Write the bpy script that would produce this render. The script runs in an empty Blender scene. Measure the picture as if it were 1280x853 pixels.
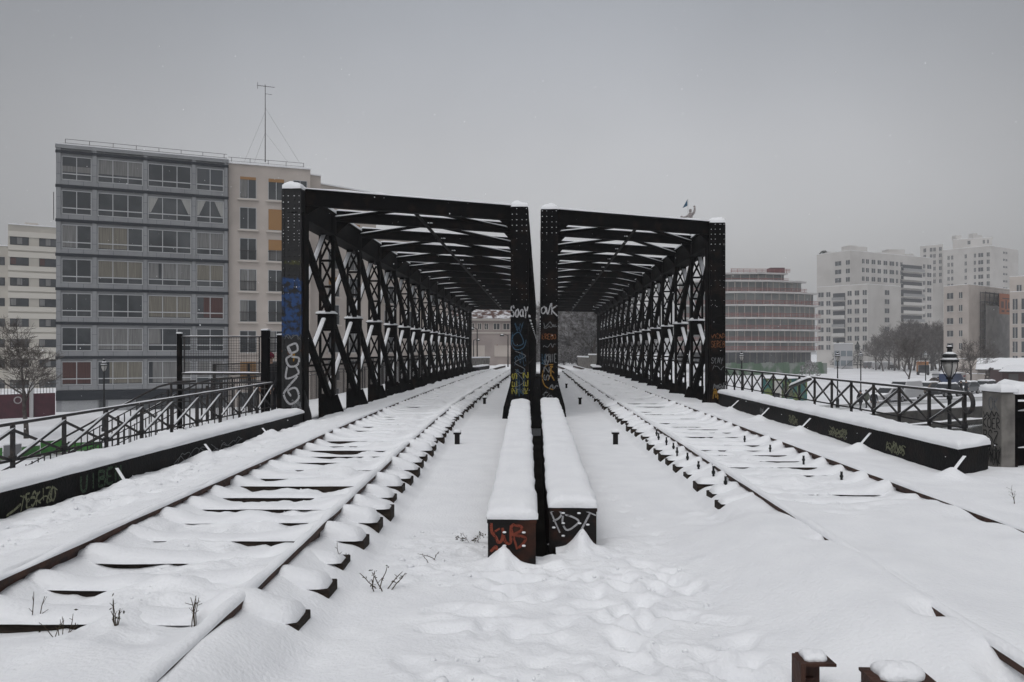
import bpy, bmesh, math, random
import numpy as np
from mathutils import Vector, Matrix
rnd = random.Random(7)
scene = bpy.context.scene
col = scene.collection
TH = math.radians(2.0); CT, ST = math.cos(TH), math.sin(TH)
F = 995.6; CZ = 1.3; HY = 440.0

# ---------------------------------------------------------------- survey helpers: photo measurements -> metres
def XY(px, d):
    u = (px - 640) / F * d
    return (u * CT - d * ST, u * ST + d * CT)
def P(px, py, d):
    x, y = XY(px, d)
    return (x, y, CZ - (py - HY) * d / F)
def G(px, py, z):
    d = (CZ - z) * F / (py - HY)
    return P(px, py, d)
def Z(py, d): return CZ - (py - HY) * d / F

# ---------------------------------------------------------------- objects
def props(o, label=None, cat=None, group=None, kind=None):
    if label: o['label'] = label
    if cat: o['category'] = cat
    if group: o['group'] = group
    if kind: o['kind'] = kind
    return o
def thing(name, label, cat, loc=(0, 0, 0), group=None):
    o = bpy.data.objects.new(name, None); col.objects.link(o)
    o.location = loc; o.empty_display_size = .2
    o['wl'] = list(loc)
    return props(o, label, cat, group)
def origin_of(o):
    v = Vector((0, 0, 0))
    while o is not None:
        v += Vector(o.location); o = o.parent
    return v
def copy_tree(o, parent=None):
    c = o.copy(); col.objects.link(c)
    if parent: c.parent = parent
    for ch in list(o.children): copy_tree(ch, c)
    return c
class MB:
    def __init__(s): s.v = []; s.f = []
    def add(s, vs, fs):
        n = len(s.v); s.v += [tuple(p) for p in vs]; s.f += [tuple(i + n for i in f) for f in fs]; return s
    def box(s, x0, x1, y0, y1, z0, z1):
        return s.add([(x0,y0,z0),(x1,y0,z0),(x1,y1,z0),(x0,y1,z0),(x0,y0,z1),(x1,y0,z1),(x1,y1,z1),(x0,y1,z1)],
              [(0,3,2,1),(4,5,6,7),(0,1,5,4),(1,2,6,5),(2,3,7,6),(3,0,4,7)])
    def hexa(s, p):   # 4 bottom ccw, 4 top ccw
        return s.add(p, [(0,3,2,1),(4,5,6,7),(0,1,5,4),(1,2,6,5),(2,3,7,6),(3,0,4,7)])
    def bar(s, p, q, w, h, up=(0, 0, 1)):   # rectangular bar, w sideways, h along up
        p, q = Vector(p), Vector(q); d = (q - p).normalized(); up = Vector(up)
        sd = d.cross(up)
        if sd.length < 1e-4: sd = d.cross(Vector((1, 0, 0)))
        sd.normalize(); u = sd.cross(d).normalized()
        a, b = sd * w / 2, u * h / 2
        return s.hexa([p-a-b, p+a-b, q+a-b, q-a-b, p-a+b, p+a+b, q+a+b, q-a+b])
    def tube(s, pts, rs, n=8, cap=True):
        pts = [Vector(p) for p in pts]
        if not hasattr(rs, '__len__'): rs = [rs] * len(pts)
        base = len(s.v); ref = None
        for i, p in enumerate(pts):
            d = (pts[min(i+1, len(pts)-1)] - pts[max(i-1, 0)]).normalized()
            if ref is None:
                ref = Vector((0, 0, 1)) if abs(d.z) < .9 else Vector((1, 0, 0))
            a = d.cross(ref)
            if a.length < 1e-4: a = d.cross(Vector((0, 1, 0)))
            a.normalize(); b = a.cross(d); ref = b
            for k in range(n):
                t = 2 * math.pi * k / n
                s.v.append(tuple(p + (a * math.cos(t) + b * math.sin(t)) * rs[i]))
        for i in range(len(pts) - 1):
            for k in range(n):
                k2 = (k + 1) % n
                s.f.append((base+i*n+k, base+i*n+k2, base+(i+1)*n+k2, base+(i+1)*n+k))
        if cap:
            s.f.append(tuple(base + k for k in range(n))[::-1])
            s.f.append(tuple(base + (len(pts)-1)*n + k for k in range(n)))
        return s
    def lathe(s, prof, c=(0, 0, 0), n=14, rot=0):
        base = len(s.v)
        for r, z in prof:
            for k in range(n):
                t = 2*math.pi*k/n + rot
                s.v.append((c[0]+r*math.cos(t), c[1]+r*math.sin(t), c[2]+z))
        for i in range(len(prof)-1):
            for k in range(n):
                k2 = (k+1) % n
                s.f.append((base+i*n+k, base+i*n+k2, base+(i+1)*n+k2, base+(i+1)*n+k))
        s.f.append(tuple(base+k for k in range(n))[::-1]); s.f.append(tuple(base+(len(prof)-1)*n+k for k in range(n)))
        return s
    def prism(s, poly, axis, a, b):  # poly of 2D points extruded along axis from a to b
        n = len(poly)
        def mk(p, t): return {'x': (t, p[0], p[1]), 'y': (p[0], t, p[1]), 'z': (p[0], p[1], t)}[axis]
        return s.add([mk(p, a) for p in poly] + [mk(p, b) for p in poly],
             [tuple(range(n))[::-1], tuple(range(n, 2*n))] + [(i, (i+1) % n, n+(i+1) % n, n+i) for i in range(n)])
    def blob(s, c, r, n=6, m=4, jit=0.0, rg=rnd):
        base = len(s.v)
        s.v.append((c[0], c[1], c[2]-r[2])); 
        for i in range(1, m):
            ph = -math.pi/2 + math.pi*i/m
            for k in range(n):
                t = 2*math.pi*k/n; j = 1 + jit*(rg.random()-.5)
                s.v.append((c[0]+r[0]*math.cos(ph)*math.cos(t)*j, c[1]+r[1]*math.cos(ph)*math.sin(t)*j, c[2]+r[2]*math.sin(ph)*j))
        s.v.append((c[0], c[1], c[2]+r[2])); top = len(s.v)-1
        for k in range(n): s.f.append((base, base+1+(k+1) % n, base+1+k))
        for i in range(m-2):
            for k in range(n):
                a = base+1+i*n; s.f.append((a+k, a+(k+1) % n, a+n+(k+1) % n, a+n+k))
        a = base+1+(m-2)*n
        for k in range(n): s.f.append((a+k, a+(k+1) % n, top))
        return s
    def build(s, name, mat, parent=None, smooth=False, bevel=0):
        if not s.v: return None
        off = origin_of(parent) if parent else Vector((0, 0, 0))
        me = bpy.data.meshes.new(name)
        v = np.array(s.v, dtype=np.float64) - np.array(off)
        me.from_pydata(v.tolist(), [], s.f)
        for m in (mat if isinstance(mat, (list, tuple)) else [mat]): me.materials.append(m)
        bm = bmesh.new(); bm.from_mesh(me); bmesh.ops.recalc_face_normals(bm, faces=bm.faces); bm.to_mesh(me); bm.free()
        if smooth: me.polygons.foreach_set('use_smooth', [True]*len(me.polygons))
        o = bpy.data.objects.new(name, me); col.objects.link(o)
        if parent: o.parent = parent
        if bevel:
            b = o.modifiers.new('bevel', 'BEVEL'); b.width = bevel; b.segments = 2; b.limit_method = 'ANGLE'
        return o

# ---------------------------------------------------------------- noise on numpy arrays
def _h(ix, iy, sd):
    n = (ix * 374761393 + iy * 668265263 + sd * 982451653) & 0xffffffff
    n = ((n ^ (n >> 13)) * 1274126177) & 0xffffffff
    n = n ^ (n >> 16)
    return (n & 0xffff) / 65535.0
def vnoise(x, y, sd=0):
    x = np.asarray(x, dtype=np.float64); y = np.asarray(y, dtype=np.float64)
    ix = np.floor(x).astype(np.int64); iy = np.floor(y).astype(np.int64)
    fx = x - ix; fy = y - iy; fx = fx*fx*fx*(fx*(fx*6-15)+10); fy = fy*fy*fy*(fy*(fy*6-15)+10)
    a = _h(ix, iy, sd); b = _h(ix+1, iy, sd); c = _h(ix, iy+1, sd); d = _h(ix+1, iy+1, sd)
    return (a*(1-fx)+b*fx)*(1-fy) + (c*(1-fx)+d*fx)*fy - .5
def fbm(x, y, sd=0, o=4):
    r = 0; a = 1; f = 1
    for i in range(o):
        r = r + a*vnoise(np.asarray(x)*f, np.asarray(y)*f, sd+i*17); a *= .5; f *= 2.03
    return r
def sst(a, b, x):
    t = np.clip((np.asarray(x, dtype=np.float64)-a)/(b-a), 0, 1); return t*t*(3-2*t)

def snow_quad(mb, c, h, r=.08, nx=8, ny=8, amp=.01, sd=0, under=.004, bulge=.012):
    """a snow blanket lying on the quad c (4 corners ccw seen from above), rounded at its edges"""
    c = [Vector(p) for p in c]
    L = ((c[1]-c[0]).length + (c[2]-c[3]).length)/2; W = ((c[3]-c[0]).length + (c[2]-c[1]).length)/2
    def params(n, l):
        e = min(r/l, .45); a = [0, e*.08, e*.3, e*.6, e]
        mid = [e + (1-2*e)*i/(n+1) for i in range(1, n+1)]
        return a + mid + [1-t for t in a[::-1]]
    us, vs = params(nx, L), params(ny, W)
    base = len(mb.v)
    for v in vs:
        for u in us:
            p = (c[0]*(1-u)+c[1]*u)*(1-v) + (c[3]*(1-u)+c[2]*u)*v
            e = min(u, 1-u)*L; g = min(v, 1-v)*W
            def k(t): t = min(t/r, 1); return math.sqrt(max(0, 1-(1-t)**2))
            hh = h*min(k(e), k(g))*1.0
            nz = float(fbm(p.x*5+sd, p.y*5, sd, 3))*amp*2
            # slight outward bulge half way up the edge
            out = Vector((0, 0, 0))
            if 0 < e < r*.35: out += (c[0]-c[1]).normalized()*(bulge if u < .5 else -bulge)
            if 0 < g < r*.35: out += (c[0]-c[3]).normalized()*(bulge if v < .5 else -bulge)
            lo_ = float(fbm(p.x*1.6+sd, p.y*1.1, sd+5, 3))
            if e < r*.6 or g < r*.6:
                wob = float(fbm(p.x*7, p.y*7, sd+9, 3))*min(.022, r*.25); out += Vector((wob if e < r*.6 else 0, wob if g < r*.6 else 0, 0))
            mb.v.append(tuple(p + out + Vector((0, 0, under + hh*(1+nz*6+.32*lo_) + (nz if hh > 0 else 0)))))
    m = len(us)
    for j in range(len(vs)-1):
        for i in range(m-1):
            mb.f.append((base+j*m+i, base+j*m+i+1, base+(j+1)*m+i+1, base+(j+1)*m+i))
    return mb

def snow_dome(mb, x, y, z, rx, ry, h, sd=0, n=20):
    base = len(mb.v); rows = [(1.0, 0), (1.03, .22), (1.0, .45), (.9, .68), (.72, .86), (.45, .97), (.2, 1.0)]
    for q, (r, t) in enumerate(rows):
        for k in range(n):
            a = 2*math.pi*k/n; j = 1+.25*float(fbm(math.cos(a)*1.3+sd, math.sin(a)*1.3, sd, 2)); e = 1-.12*math.cos(4*a)*r
            mb.v.append((x+rx*r*j*e*math.cos(a), y+ry*r*j*e*math.sin(a), z+h*t*(1+.3*float(fbm(r*2+sd, a, sd+1, 2)))))
    for q in range(len(rows)-1):
        for k in range(n): k2 = (k+1) % n; mb.f.append((base+q*n+k, base+q*n+k2, base+(q+1)*n+k2, base+(q+1)*n+k))
    mb.f.append(tuple(base+(len(rows)-1)*n+k for k in range(n)))
    return mb

# ---------------------------------------------------------------- materials
MATS = {}
def mat(name, c, rough=.7, metal=0., noise=None, c2=None, bump=0., bscale=30., spec=.4, lo=.42, hi=.62, coords='Object', detail=6, alpha=1., stretch=None):
    if name in MATS: return MATS[name]
    m = bpy.data.materials.new(name); m.use_nodes = True; nt = m.node_tree; N = nt.nodes; L = nt.links
    b = N['Principled BSDF']; b.inputs['Roughness'].default_value = rough; b.inputs['Metallic'].default_value = metal
    b.inputs['Specular IOR Level'].default_value = spec
    b.inputs['Base Color'].default_value = (*c, 1)
    tc = N.new('ShaderNodeTexCoord'); src = tc.outputs[coords]
    if stretch:
        mp = N.new('ShaderNodeMapping'); mp.inputs['Scale'].default_value = stretch; L.new(src, mp.inputs['Vector']); src = mp.outputs['Vector']
    if noise:
        n = N.new('ShaderNodeTexNoise'); n.inputs['Scale'].default_value = noise; n.inputs['Detail'].default_value = detail
        L.new(src, n.inputs['Vector'])
        r = N.new('ShaderNodeValToRGB'); r.color_ramp.elements[0].position = lo; r.color_ramp.elements[1].position = hi
        r.color_ramp.elements[0].color = (*c, 1); r.color_ramp.elements[1].color = (*c2, 1)
        L.new(n.outputs['Fac'], r.inputs['Fac']); L.new(r.outputs['Color'], b.inputs['Base Color'])
    if bump:
        n2 = N.new('ShaderNodeTexNoise'); n2.inputs['Scale'].default_value = bscale; n2.inputs['Detail'].default_value = 5
        L.new(src, n2.inputs['Vector'])
        bp = N.new('ShaderNodeBump'); bp.inputs['Strength'].default_value = bump; bp.inputs['Distance'].default_value = .02
        L.new(n2.outputs['Fac'], bp.inputs['Height']); L.new(bp.outputs['Normal'], b.inputs['Normal'])
    MATS[name] = m; return m
def nd(m): return m.node_tree.nodes, m.node_tree.links

SNOW = mat('snow', (.85, .86, .875), .75, bump=.45, bscale=42, spec=.25, noise=3., c2=(.80, .81, .83), lo=.35, hi=.7)
SNOWFAR = mat('snow_field', (.80, .81, .83), .8, spec=.2, noise=.12, c2=(.62, .62, .63), lo=.45, hi=.75, detail=10)
BLACK = mat('black_bridge_paint', (.0032, .0031, .0034), .7, noise=3.5, c2=(.018, .011, .008), lo=.52, hi=.76, bump=.25, bscale=25, spec=.07, detail=9)
BLACKG = mat('black_girder_paint', (.0032, .0032, .0035), .6, noise=4., c2=(.014, .008, .006), lo=.5, hi=.74, bump=.3, bscale=30, spec=.10, detail=9)
RUSTPLATE = mat('rusty_black_plate', (.011, .0095, .009), .6, noise=5., c2=(.06, .022, .012), lo=.50, hi=.74, bump=.3, bscale=30, spec=.15, detail=9)
RUST = mat('rail_rust', (.055, .024, .015), .75, noise=9., c2=(.02, .012, .01), lo=.4, hi=.65, bump=.3, bscale=40, spec=.3)
WOOD = mat('tarred_timber', (.018, .013, .010), .85, noise=6., c2=(.045, .033, .024), lo=.45, hi=.7, bump=.5, bscale=25, spec=.2, stretch=(1, 8, 8))
IRON = mat('railing_iron', (.030, .029, .030), .55, noise=12., c2=(.07, .056, .048), lo=.5, hi=.75, spec=.25)
DARKIRON = mat('lamp_iron', (.010, .011, .012), .5, spec=.25)
CONC = mat('weathered_concrete', (.20, .19, .175), .9, noise=4., c2=(.09, .085, .08), lo=.45, hi=.7, bump=.4, bscale=30, spec=.2)
STONE = mat('quay_stone', (.10, .095, .088), .9, noise=1.5, c2=(.05, .047, .045), lo=.4, hi=.7, bump=.4, bscale=6, spec=.2)
EARTH = mat('embankment_earth', (.016, .014, .013), .95, noise=1., c2=(.03, .027, .024), spec=.1)
GLASSDK = mat('window_glass', (.034, .039, .044), .08, spec=.55, noise=.35, c2=(.085, .092, .098), lo=.4, hi=.7)  # paler mottling in the colour stands in for varied window reflections
GLASSFAR = mat('far_window_glass', (.06, .067, .075), .2, spec=.5)
WHITEF = mat('window_frame_paint', (.45, .46, .47), .6)
CURT = mat('white_curtain', (.25, .25, .245), .9, noise=3., c2=(.11, .11, .11), lo=.3, hi=.7, stretch=(9, 9, .2), spec=.1)
CURTY = mat('cream_curtain', (.24, .225, .19), .9, noise=3., c2=(.12, .112, .095), lo=.3, hi=.7, stretch=(9, 9, .2), spec=.1)
CURTR = mat('dull_red_curtain', (.11, .06, .055), .9, noise=3., c2=(.06, .036, .034), lo=.3, hi=.7, stretch=(9, 9, .2), spec=.1)
def paint(name, c, rough=.6):
    fresh = 'paint_'+name not in MATS
    m = mat('paint_'+name, c, rough, spec=.3, noise=25., c2=tuple(x*.6 for x in c), lo=.45, hi=.8)
    if fresh and name.endswith('_spray'):      # worn spray paint: speckled, broken where it has flaked off
        N, L = m.node_tree.nodes, m.node_tree.links; tc = N.new('ShaderNodeTexCoord'); n = N.new('ShaderNodeTexNoise'); n.inputs['Scale'].default_value = 38; n.inputs['Detail'].default_value = 8; n.inputs['Roughness'].default_value = .7
        L.new(tc.outputs['Object'], n.inputs['Vector']); r = N.new('ShaderNodeMapRange'); r.inputs[1].default_value = .30; r.inputs[2].default_value = .48; r.inputs[3].default_value = .15; r.inputs[4].default_value = .95
        L.new(n.outputs['Fac'], r.inputs[0]); L.new(r.outputs[0], N['Principled BSDF'].inputs['Alpha'])
    return m
# ================================================================ TRACK BED, RAILS, SLEEPERS
_yk = np.array([-2, 2, 4, 9, 15, 21, 30, 40, 60, 70, 85]); _xk = np.array([-1.42, -1.50, -1.57, -1.80, -2.03, -2.17, -2.22, -2.22, -2.17, -2.0, -1.4])
_yd = np.linspace(-2, 85, 400); _xd = np.interp(_yd, _yk, _xk)
_xd = np.convolve(np.pad(_xd, 12, mode='edge'), np.ones(25)/25, 'valid')
def xr_left(Y): return np.interp(Y, _yd, _xd)                     # inner rail of the left track
def xc_left(Y): return xr_left(Y) - .75
def xc_right(Y): return 2.78 + 0*np.asarray(Y, dtype=float) - np.clip(np.asarray(Y, dtype=float)-58, 0, 99)**2*.0012
SLOPE = .48
BX = {'L': (-5.13, -.475), 'R': (.225, 4.64)}                      # truss planes of the two bridges
BY0 = 16.3
def portal_y(x): return BY0 + SLOPE*(x+5.13)
BEAM_Y0 = {'L': 5.97, 'R': 6.35}
def beam_x(side, Y):
    t = (np.asarray(Y)-6.0)/12.3
    return (-.21 - .235*t) if side == 'L' else (.262 - .035*t)
gaps_seed = np.random.RandomState(3)
FEET = [(gaps_seed.uniform(-.6, 1.05), gaps_seed.uniform(3.0, 6.0), gaps_seed.uniform(0, 3.14), gaps_seed.uniform(.05, .11)) for _ in range(75)]
FEET += [(-2.45 - .03*i*.55 + gaps_seed.uniform(-.28, .28), 3.9 + i*.22 + gaps_seed.uniform(-.1, .1), gaps_seed.uniform(-.4, .4)+1.57, gaps_seed.uniform(.02, .05)) for i in range(58)]
FEET += [(-3.95 - .012*i + gaps_seed.uniform(-.35, .35), 3.5 + i*.2 + gaps_seed.uniform(-.1, .1), gaps_seed.uniform(0, 3.1), gaps_seed.uniform(.03, .08)) for i in range(80)]
FEET += [(2.75 + gaps_seed.uniform(-.3, .3), 6.6 + i*.19, gaps_seed.uniform(0, 3.1), gaps_seed.uniform(.03, .07)) for i in range(75)]
PAWS = [(.98 - .028*i + (.05 if i % 2 else -.05), 6.6 + i*.3) for i in range(34)]
def trampled(X, Y):
    """where people have walked: 0..1"""
    a = sst(7.3, 6.2, Y)*sst(-1.35, -.8, X + .3*fbm(X*1.2, Y*1.2, 131, 3))*sst(1.35, .75, X + .4*fbm(X*1.2, Y*1.2, 133, 3))*sst(-.1, .12, fbm(X*.8, Y*.8, 137, 3)+.12)
    b = 1.35*np.exp(-((X+4.1)/.55)**2)*sst(18, 14, Y)
    c = np.exp(-((X-xc_left(Y)-.18)/.33)**2)*sst(3.9, 4.6, Y)*sst(20, 14, Y)
    e = np.exp(-((X-2.72)/.36)**2)*sst(6.2, 7.2, Y)*sst(22, 15, Y)
    return np.clip(a+.9*b+.7*c+.6*e, 0, 1.25)
def ground(X, Y):
    X = np.asarray(X, dtype=float); Y = np.asarray(Y, dtype=float)
    zc = -.265 + .03*fbm(X*.9, Y*.6, 11, 4) + .004*fbm(X*9, Y*9, 5, 3)
    m1 = sst(6.4, 3.6, Y)
    zc = zc + m1*(.07 + .035*fbm(X*1.6, Y*1.6, 21, 4))
    z = zc
    xl = xc_left(Y); ul = np.abs(X-xl)
    zt = -.148 + .06*fbm(X*1.1, Y*1.5, 31, 4) + .085*np.exp(-((ul-.75)/.16)**2) + .085*np.exp(-((X-xl-.22)/.38)**2)*(.6+1.3*fbm(X*2.2, Y*2.2, 33, 4))
    w = sst(1.22, .98, ul); z = z*(1-w) + zt*w
    ur = np.abs(X-xc_right(Y))
    zt2 = -.133 + .05*fbm(X*1.1, Y*1.5, 41, 4) + .075*np.exp(-((ur-.75)/.16)**2) + .06*np.exp(-((X-2.72)/.4)**2)*(.6+fbm(X*3, Y*3, 43, 3))*sst(20, 9, Y)
    w = sst(1.22, .98, ur); z = z*(1-w) + zt2*w
    # banks outside the outer rails
    xo = xr_left(Y)-1.5
    t = np.clip((xo-.05-X)/1.55, 0, 1.2)
    zb = .005 - .215*t + .062*fbm(X*2.6, Y*2.6, 51, 5)*np.clip(t*3, .15, 1) + .012*fbm(X*11, Y*11, 53, 2)*np.clip(t*3, .1, 1)
    w = sst(xo-.035, xo-.085, X); z = z*(1-w) + zb*w
    xo2 = xc_right(Y)+.75
    t = np.clip((X-xo2-.05)/.95, 0, 1)
    zb = -.005 - .045*t*sst(6.0, 8.5, Y) + .05*fbm(X*1.1, Y*.9, 61, 4)*np.clip(t*3, .15, 1)
    w = sst(xo2+.035, xo2+.085, X); z = z*(1-w) + zb*w
    # foreground drifts that bury the near ends of the tracks
    zr = -.03 + .045*fbm(X*.9, Y*.7, 71, 3)
    w = sst(7.9, 6.1, Y + .5*fbm(X*2, Y*2, 77, 3))*sst(.95, 1.8, X)*sst(2.06, 2.0, X); z = np.maximum(z, z*(1-w) + (zr+.03+.035*sst(5.6, 5.0, Y)*sst(1.5, 2.0, X))*w)
    w = sst(7.7, 6.7, Y + .6*fbm(X*2, Y*2, 75, 3))*sst(1.98, 2.06, X)*sst(3.56, 3.46, X); z = np.maximum(z, z*(1-w) + (zr+.015+.035*sst(5.6, 5.0, Y)*sst(2.5, 2.1, X)+.10*fbm(Y*1.7, 3.3, 74, 2)*sst(3.0, 3.45, X))*w)
    for (yy, ww, dd) in ((4.05, .09, .10), (3.42, .14, .10), (5.62, .05, .05)):
        z = z - dd*np.exp(-((Y-yy)/ww)**2)*sst(1.80, 1.96, X)*sst(2.03, 1.99, X)
    w = sst(4.2, 3.45, Y + .4*fbm(X*1.5, Y*1.5, 81, 3))*sst(-3.1, -2.2, X)*sst(-1.2, -1.55, X); z = np.maximum(z, z*(1-w) + (.012*sst(-2.4, -1.7, X)-.06*sst(-1.7, -2.4, X)+.035*fbm(X*1.2, Y*1.2, 83, 3))*w)
    w = sst(3.9, 3.2, Y)*sst(-1.9, -2.5, X)*sst(xo-.1, xo+.1, X); z = np.maximum(z, z*(1-w)-.07*w)
    # little drifts against the ends of the middle girders and at the girder braces
    for cx, cy, hh, sx in ((-.27, 5.93, .13, .10), (.33, 6.29, .17, .085), (.02, 6.0, -.03, .06), (.5, 6.25, .05, .08)):
        z = z + hh*np.exp(-(np.abs(X-cx)/sx)**1.6 - ((Y-cy)/.16)**2)
    for i in range(5):
        z = z + .12*np.exp(-(np.abs(X-4.3)/.15)**1.5 - (np.abs(Y-8.47-2.42*i)/.15)**1.5)
        z = z + .08*np.exp(-((X+4.6)/.16)**2 - ((Y-6.3-2.36*i)/.25)**2)
    for fx, fy, a, dp in FEET:
        dx, dy = X-fx, Y-fy
        k = (np.abs(dx) < .4) & (np.abs(dy) < .4)
        if not k.any(): continue
        p = dx[k]*math.cos(a)+dy[k]*math.sin(a); q = -dx[k]*math.sin(a)+dy[k]*math.cos(a)
        e = (p/.14)**2 + (q/.07)**2
        z[k] += -dp*.42*np.exp(-e**3) + dp*.10*np.exp(-((np.sqrt(e)-1.55)/.4)**2)
    z = z - .16*np.exp(-((X-1.42)/.55)**2 - ((Y-3.2)/.42)**2)
    for fx, fy in PAWS:
        k = (np.abs(X-fx) < .15) & (np.abs(Y-fy) < .15)
        z[k] += -.022*np.exp(-(((X[k]-fx)/.035)**2 + ((Y[k]-fy)/.045)**2))
    tr = trampled(X, Y)
    rg_ = .5-np.abs(fbm(X*3.1, Y*3.1, 91, 4))*1.6
    z = z + tr*(.030*fbm(X*8.5, Y*8.5, 93, 4) + .016*rg_ - .010 + .013*fbm(X*14, Y*14, 95, 2))
    return z
ys = np.concatenate([np.arange(1.6, 7, .02), np.arange(7, 9, .03), np.arange(9, 17, .055), np.arange(17, 62, .16), np.arange(62, 140, 2.0)])
xs = np.arange(-4.95, 4.6, .027)
XX, YY = np.meshgrid(xs, ys); ZZ = ground(XX.ravel(), YY.ravel()).reshape(XX.shape)
far = sst(60, 70, YY); ZZ = ZZ*(1-far) + (-.22)*far
vid = np.arange(XX.size).reshape(XX.shape)
cx = (XX[:-1, :-1]+XX[1:, 1:])/2; cy = (YY[:-1, :-1]+YY[1:, 1:])/2
gap = ((cy > 6.15) & (cy < 18.4) & (cx > beam_x('L', cy)+.14) & (cx < beam_x('R', cy)-.14)) | ((cy >= 18.4) & (cy < 57) & (cx > -.3) & (cx < .06))
q = np.stack([vid[:-1, :-1], vid[:-1, 1:], vid[1:, 1:], vid[1:, :-1]], -1)[~gap]
g = MB(); g.v = np.stack([XX.ravel(), YY.ravel(), ZZ.ravel()], -1).tolist(); g.f = q.reshape(-1, 4).tolist()
o = g.build('snowy_ground', SNOW, smooth=True); props(o, kind='structure', label='fresh snow with footprints lying over both railway tracks')
# snow continuing right of the girder line, near the pier
xs2 = np.concatenate([np.arange(4.55, 6.6, .05), np.arange(6.6, 9.1, .25)]); ys2 = np.concatenate([np.arange(1.6, 10.2, .05)])
XX, YY = np.meshgrid(xs2, ys2); ZZ = ground(XX.ravel(), YY.ravel()).reshape(XX.shape) + .06*fbm(XX*1.3, YY*1.3, 99, 4)*sst(4.8, 5.2, XX)
vid = np.arange(XX.size).reshape(XX.shape)
g = MB(); g.v = np.stack([XX.ravel(), YY.ravel(), ZZ.ravel()], -1).tolist()
g.f = np.stack([vid[:-1, :-1], vid[:-1, 1:], vid[1:, 1:], vid[1:, :-1]], -1).reshape(-1, 4).tolist()
o = g.build('snow_bank', SNOW, smooth=True); props(o, kind='structure', label='snow bank at the foot of the graffitied pier')
# embankment carrying the approach, and the plateau beyond the bridge
def flat_struct(name, poly, z, m, zb=None, label=None):
    mb = MB()
    if zb is None: mb.add([(x, y, z) for x, y in poly], [tuple(range(len(poly)))])
    else: mb.prism(poly, 'z', zb, z)
    o = mb.build(name, m); props(o, kind='structure', label=label); return o
flat_struct('embankment', [(-5.3, -6), (9.2, -6), (9.2, 10.2), (5.1, 10.3), (5.1, 20.6), (-5.3, 15.4)], -.72, EARTH, -6, 'dark earth embankment under the approach tracks')
flat_struct('bridge_abutment', [(-5.2, 15.5), (5.0, 20.7), (5.0, 22.0), (-5.2, 17.0)], -.76, EARTH, -6, 'dark abutment carrying the near end of the bridges')
flat_struct('far_embankment', [(-5.6, 57.5), (4.9, 60), (7, 70), (16, 110), (16, 190), (-22, 190), (-22, 92), (-8, 80)], -.36, SNOWFAR, -6, 'snow covered embankment beyond the bridges')

def rail_profile(mb, xf, ya, yb, step):
    prof = [(-.065, -.155), (.065, -.155), (.065, -.135), (.012, -.12), (.010, -.045), (.034, -.035), (.034, 0), (-.034, 0), (-.034, -.035), (-.010, -.045), (-.012, -.12), (-.065, -.135)]
    Y = np.arange(ya, yb, step); n = len(prof)
    for j, y in enumerate(Y):
        x0 = float(xf(y))
        for px, pz in prof: mb.v.append((x0+px, float(y), pz))
    for j in range(len(Y)-1):
        for k in range(n):
            k2 = (k+1) % n; mb.f.append((j*n+k, j*n+k2, (j+1)*n+k2, (j+1)*n+k))
def rail_cap(mb, xf, ya, yb, step, sd):
    Y = np.arange(ya, yb, step); base = len(mb.v)
    for j, y in enumerate(Y):
        x0 = float(xf(y)); a = max(.25, 1+.9*float(fbm(y*1.7, sd, sd, 4))); sh = .012*float(fbm(y*2.3, 5, sd, 2))
        for t in np.linspace(0, math.pi, 9):
            mb.v.append((x0+sh*.6+.038*math.cos(t)*(1+.3*(a-1)), float(y), .001+.030*a*math.sin(t)**.8))
    for j in range(len(Y)-1):
        for k in range(8): a0 = base+j*9+k; mb.f.append((a0, a0+1, a0+10, a0+9))
rails = [(lambda y: xr_left(y)-1.5, 'outermost left rail, brown web showing under its ridge of snow', 1.6),
         (lambda y: xr_left(y), 'inner rail of the left track, its near end sunk in a drift', 1.6),
         (lambda y: xc_right(y)-.75, 'inner rail of the right track, buried by the foreground drift', 1.6),
         (lambda y: xc_right(y)+.75, 'outermost right rail beside the long black girder', 1.6)]
for i, (xf, lab, ya) in enumerate(rails):
    t = thing('railway_rail', lab, 'rail', (float(xf(4)), 4, -.155), group='rails of the two tracks')
    mb = MB(); rail_profile(mb, xf, ya, 76, .4); mb.build('rail_bar', RUST, t)
    mb = MB(); rail_cap(mb, xf, ya, 20, .06, 100+i); rail_cap(mb, xf, 19.94, 76, .4, 100+i); mb.build('snow_cap', SNOW, t, smooth=True)

# ---- sleepers
def sleeper_cap(mb, rs, seg, crest=.085):
    xs_ = np.linspace(-1.075, 1.075, seg); base = len(mb.v); n = 9
    sd = rs.randint(1, 9999); k0 = rs.uniform(.75, 1.25)
    side = rs.uniform(-.5, .5)
    for x in xs_:
        u = abs(x); nz = float(fbm(x*2.2, 1.7, sd, 3)); n2 = float(fbm(x*2.7, 9.1, sd+3, 3))
        cr_ = crest if x < 0 or crest > .075 else .085
        h = (.040 + .055*nz)*k0 + cr_*math.exp(-((u-.74)/.2)**2)*(1+.5*n2) + .012*math.exp(-((u-.95)/.12)**2)
        e = min(1, (1.075-u)/.06); e = math.sqrt(max(0, 1-(1-e)**2)); h *= e
        wn = (.140 + .035*n2)*(.85+.15*e); wf = (.185+.08*nz)*(.85+.15*e)
        for k in range(n):
            t = math.pi*k/(n-1); c, s = math.cos(t), math.sin(t)
            yy = -wn*c if c > 0 else -wf*c
            yy *= 1 + .06*math.sin(2*t) if c > 0 else 1
            drop = -.05*max(0, -c)**2
            mb.v.append((x, yy, -.118 + h*max(0, s)**.75 + drop))
    for j in range(seg-1):
        for k in range(n-1):
            a = base+j*n+k; mb.f.append((a, a+n, a+n+1, a+1))
    mb.f.append(tuple(base+k for k in range(n))); mb.f.append(tuple(base+(seg-1)*n+k for k in range(n))[::-1])
variants = {}
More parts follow.
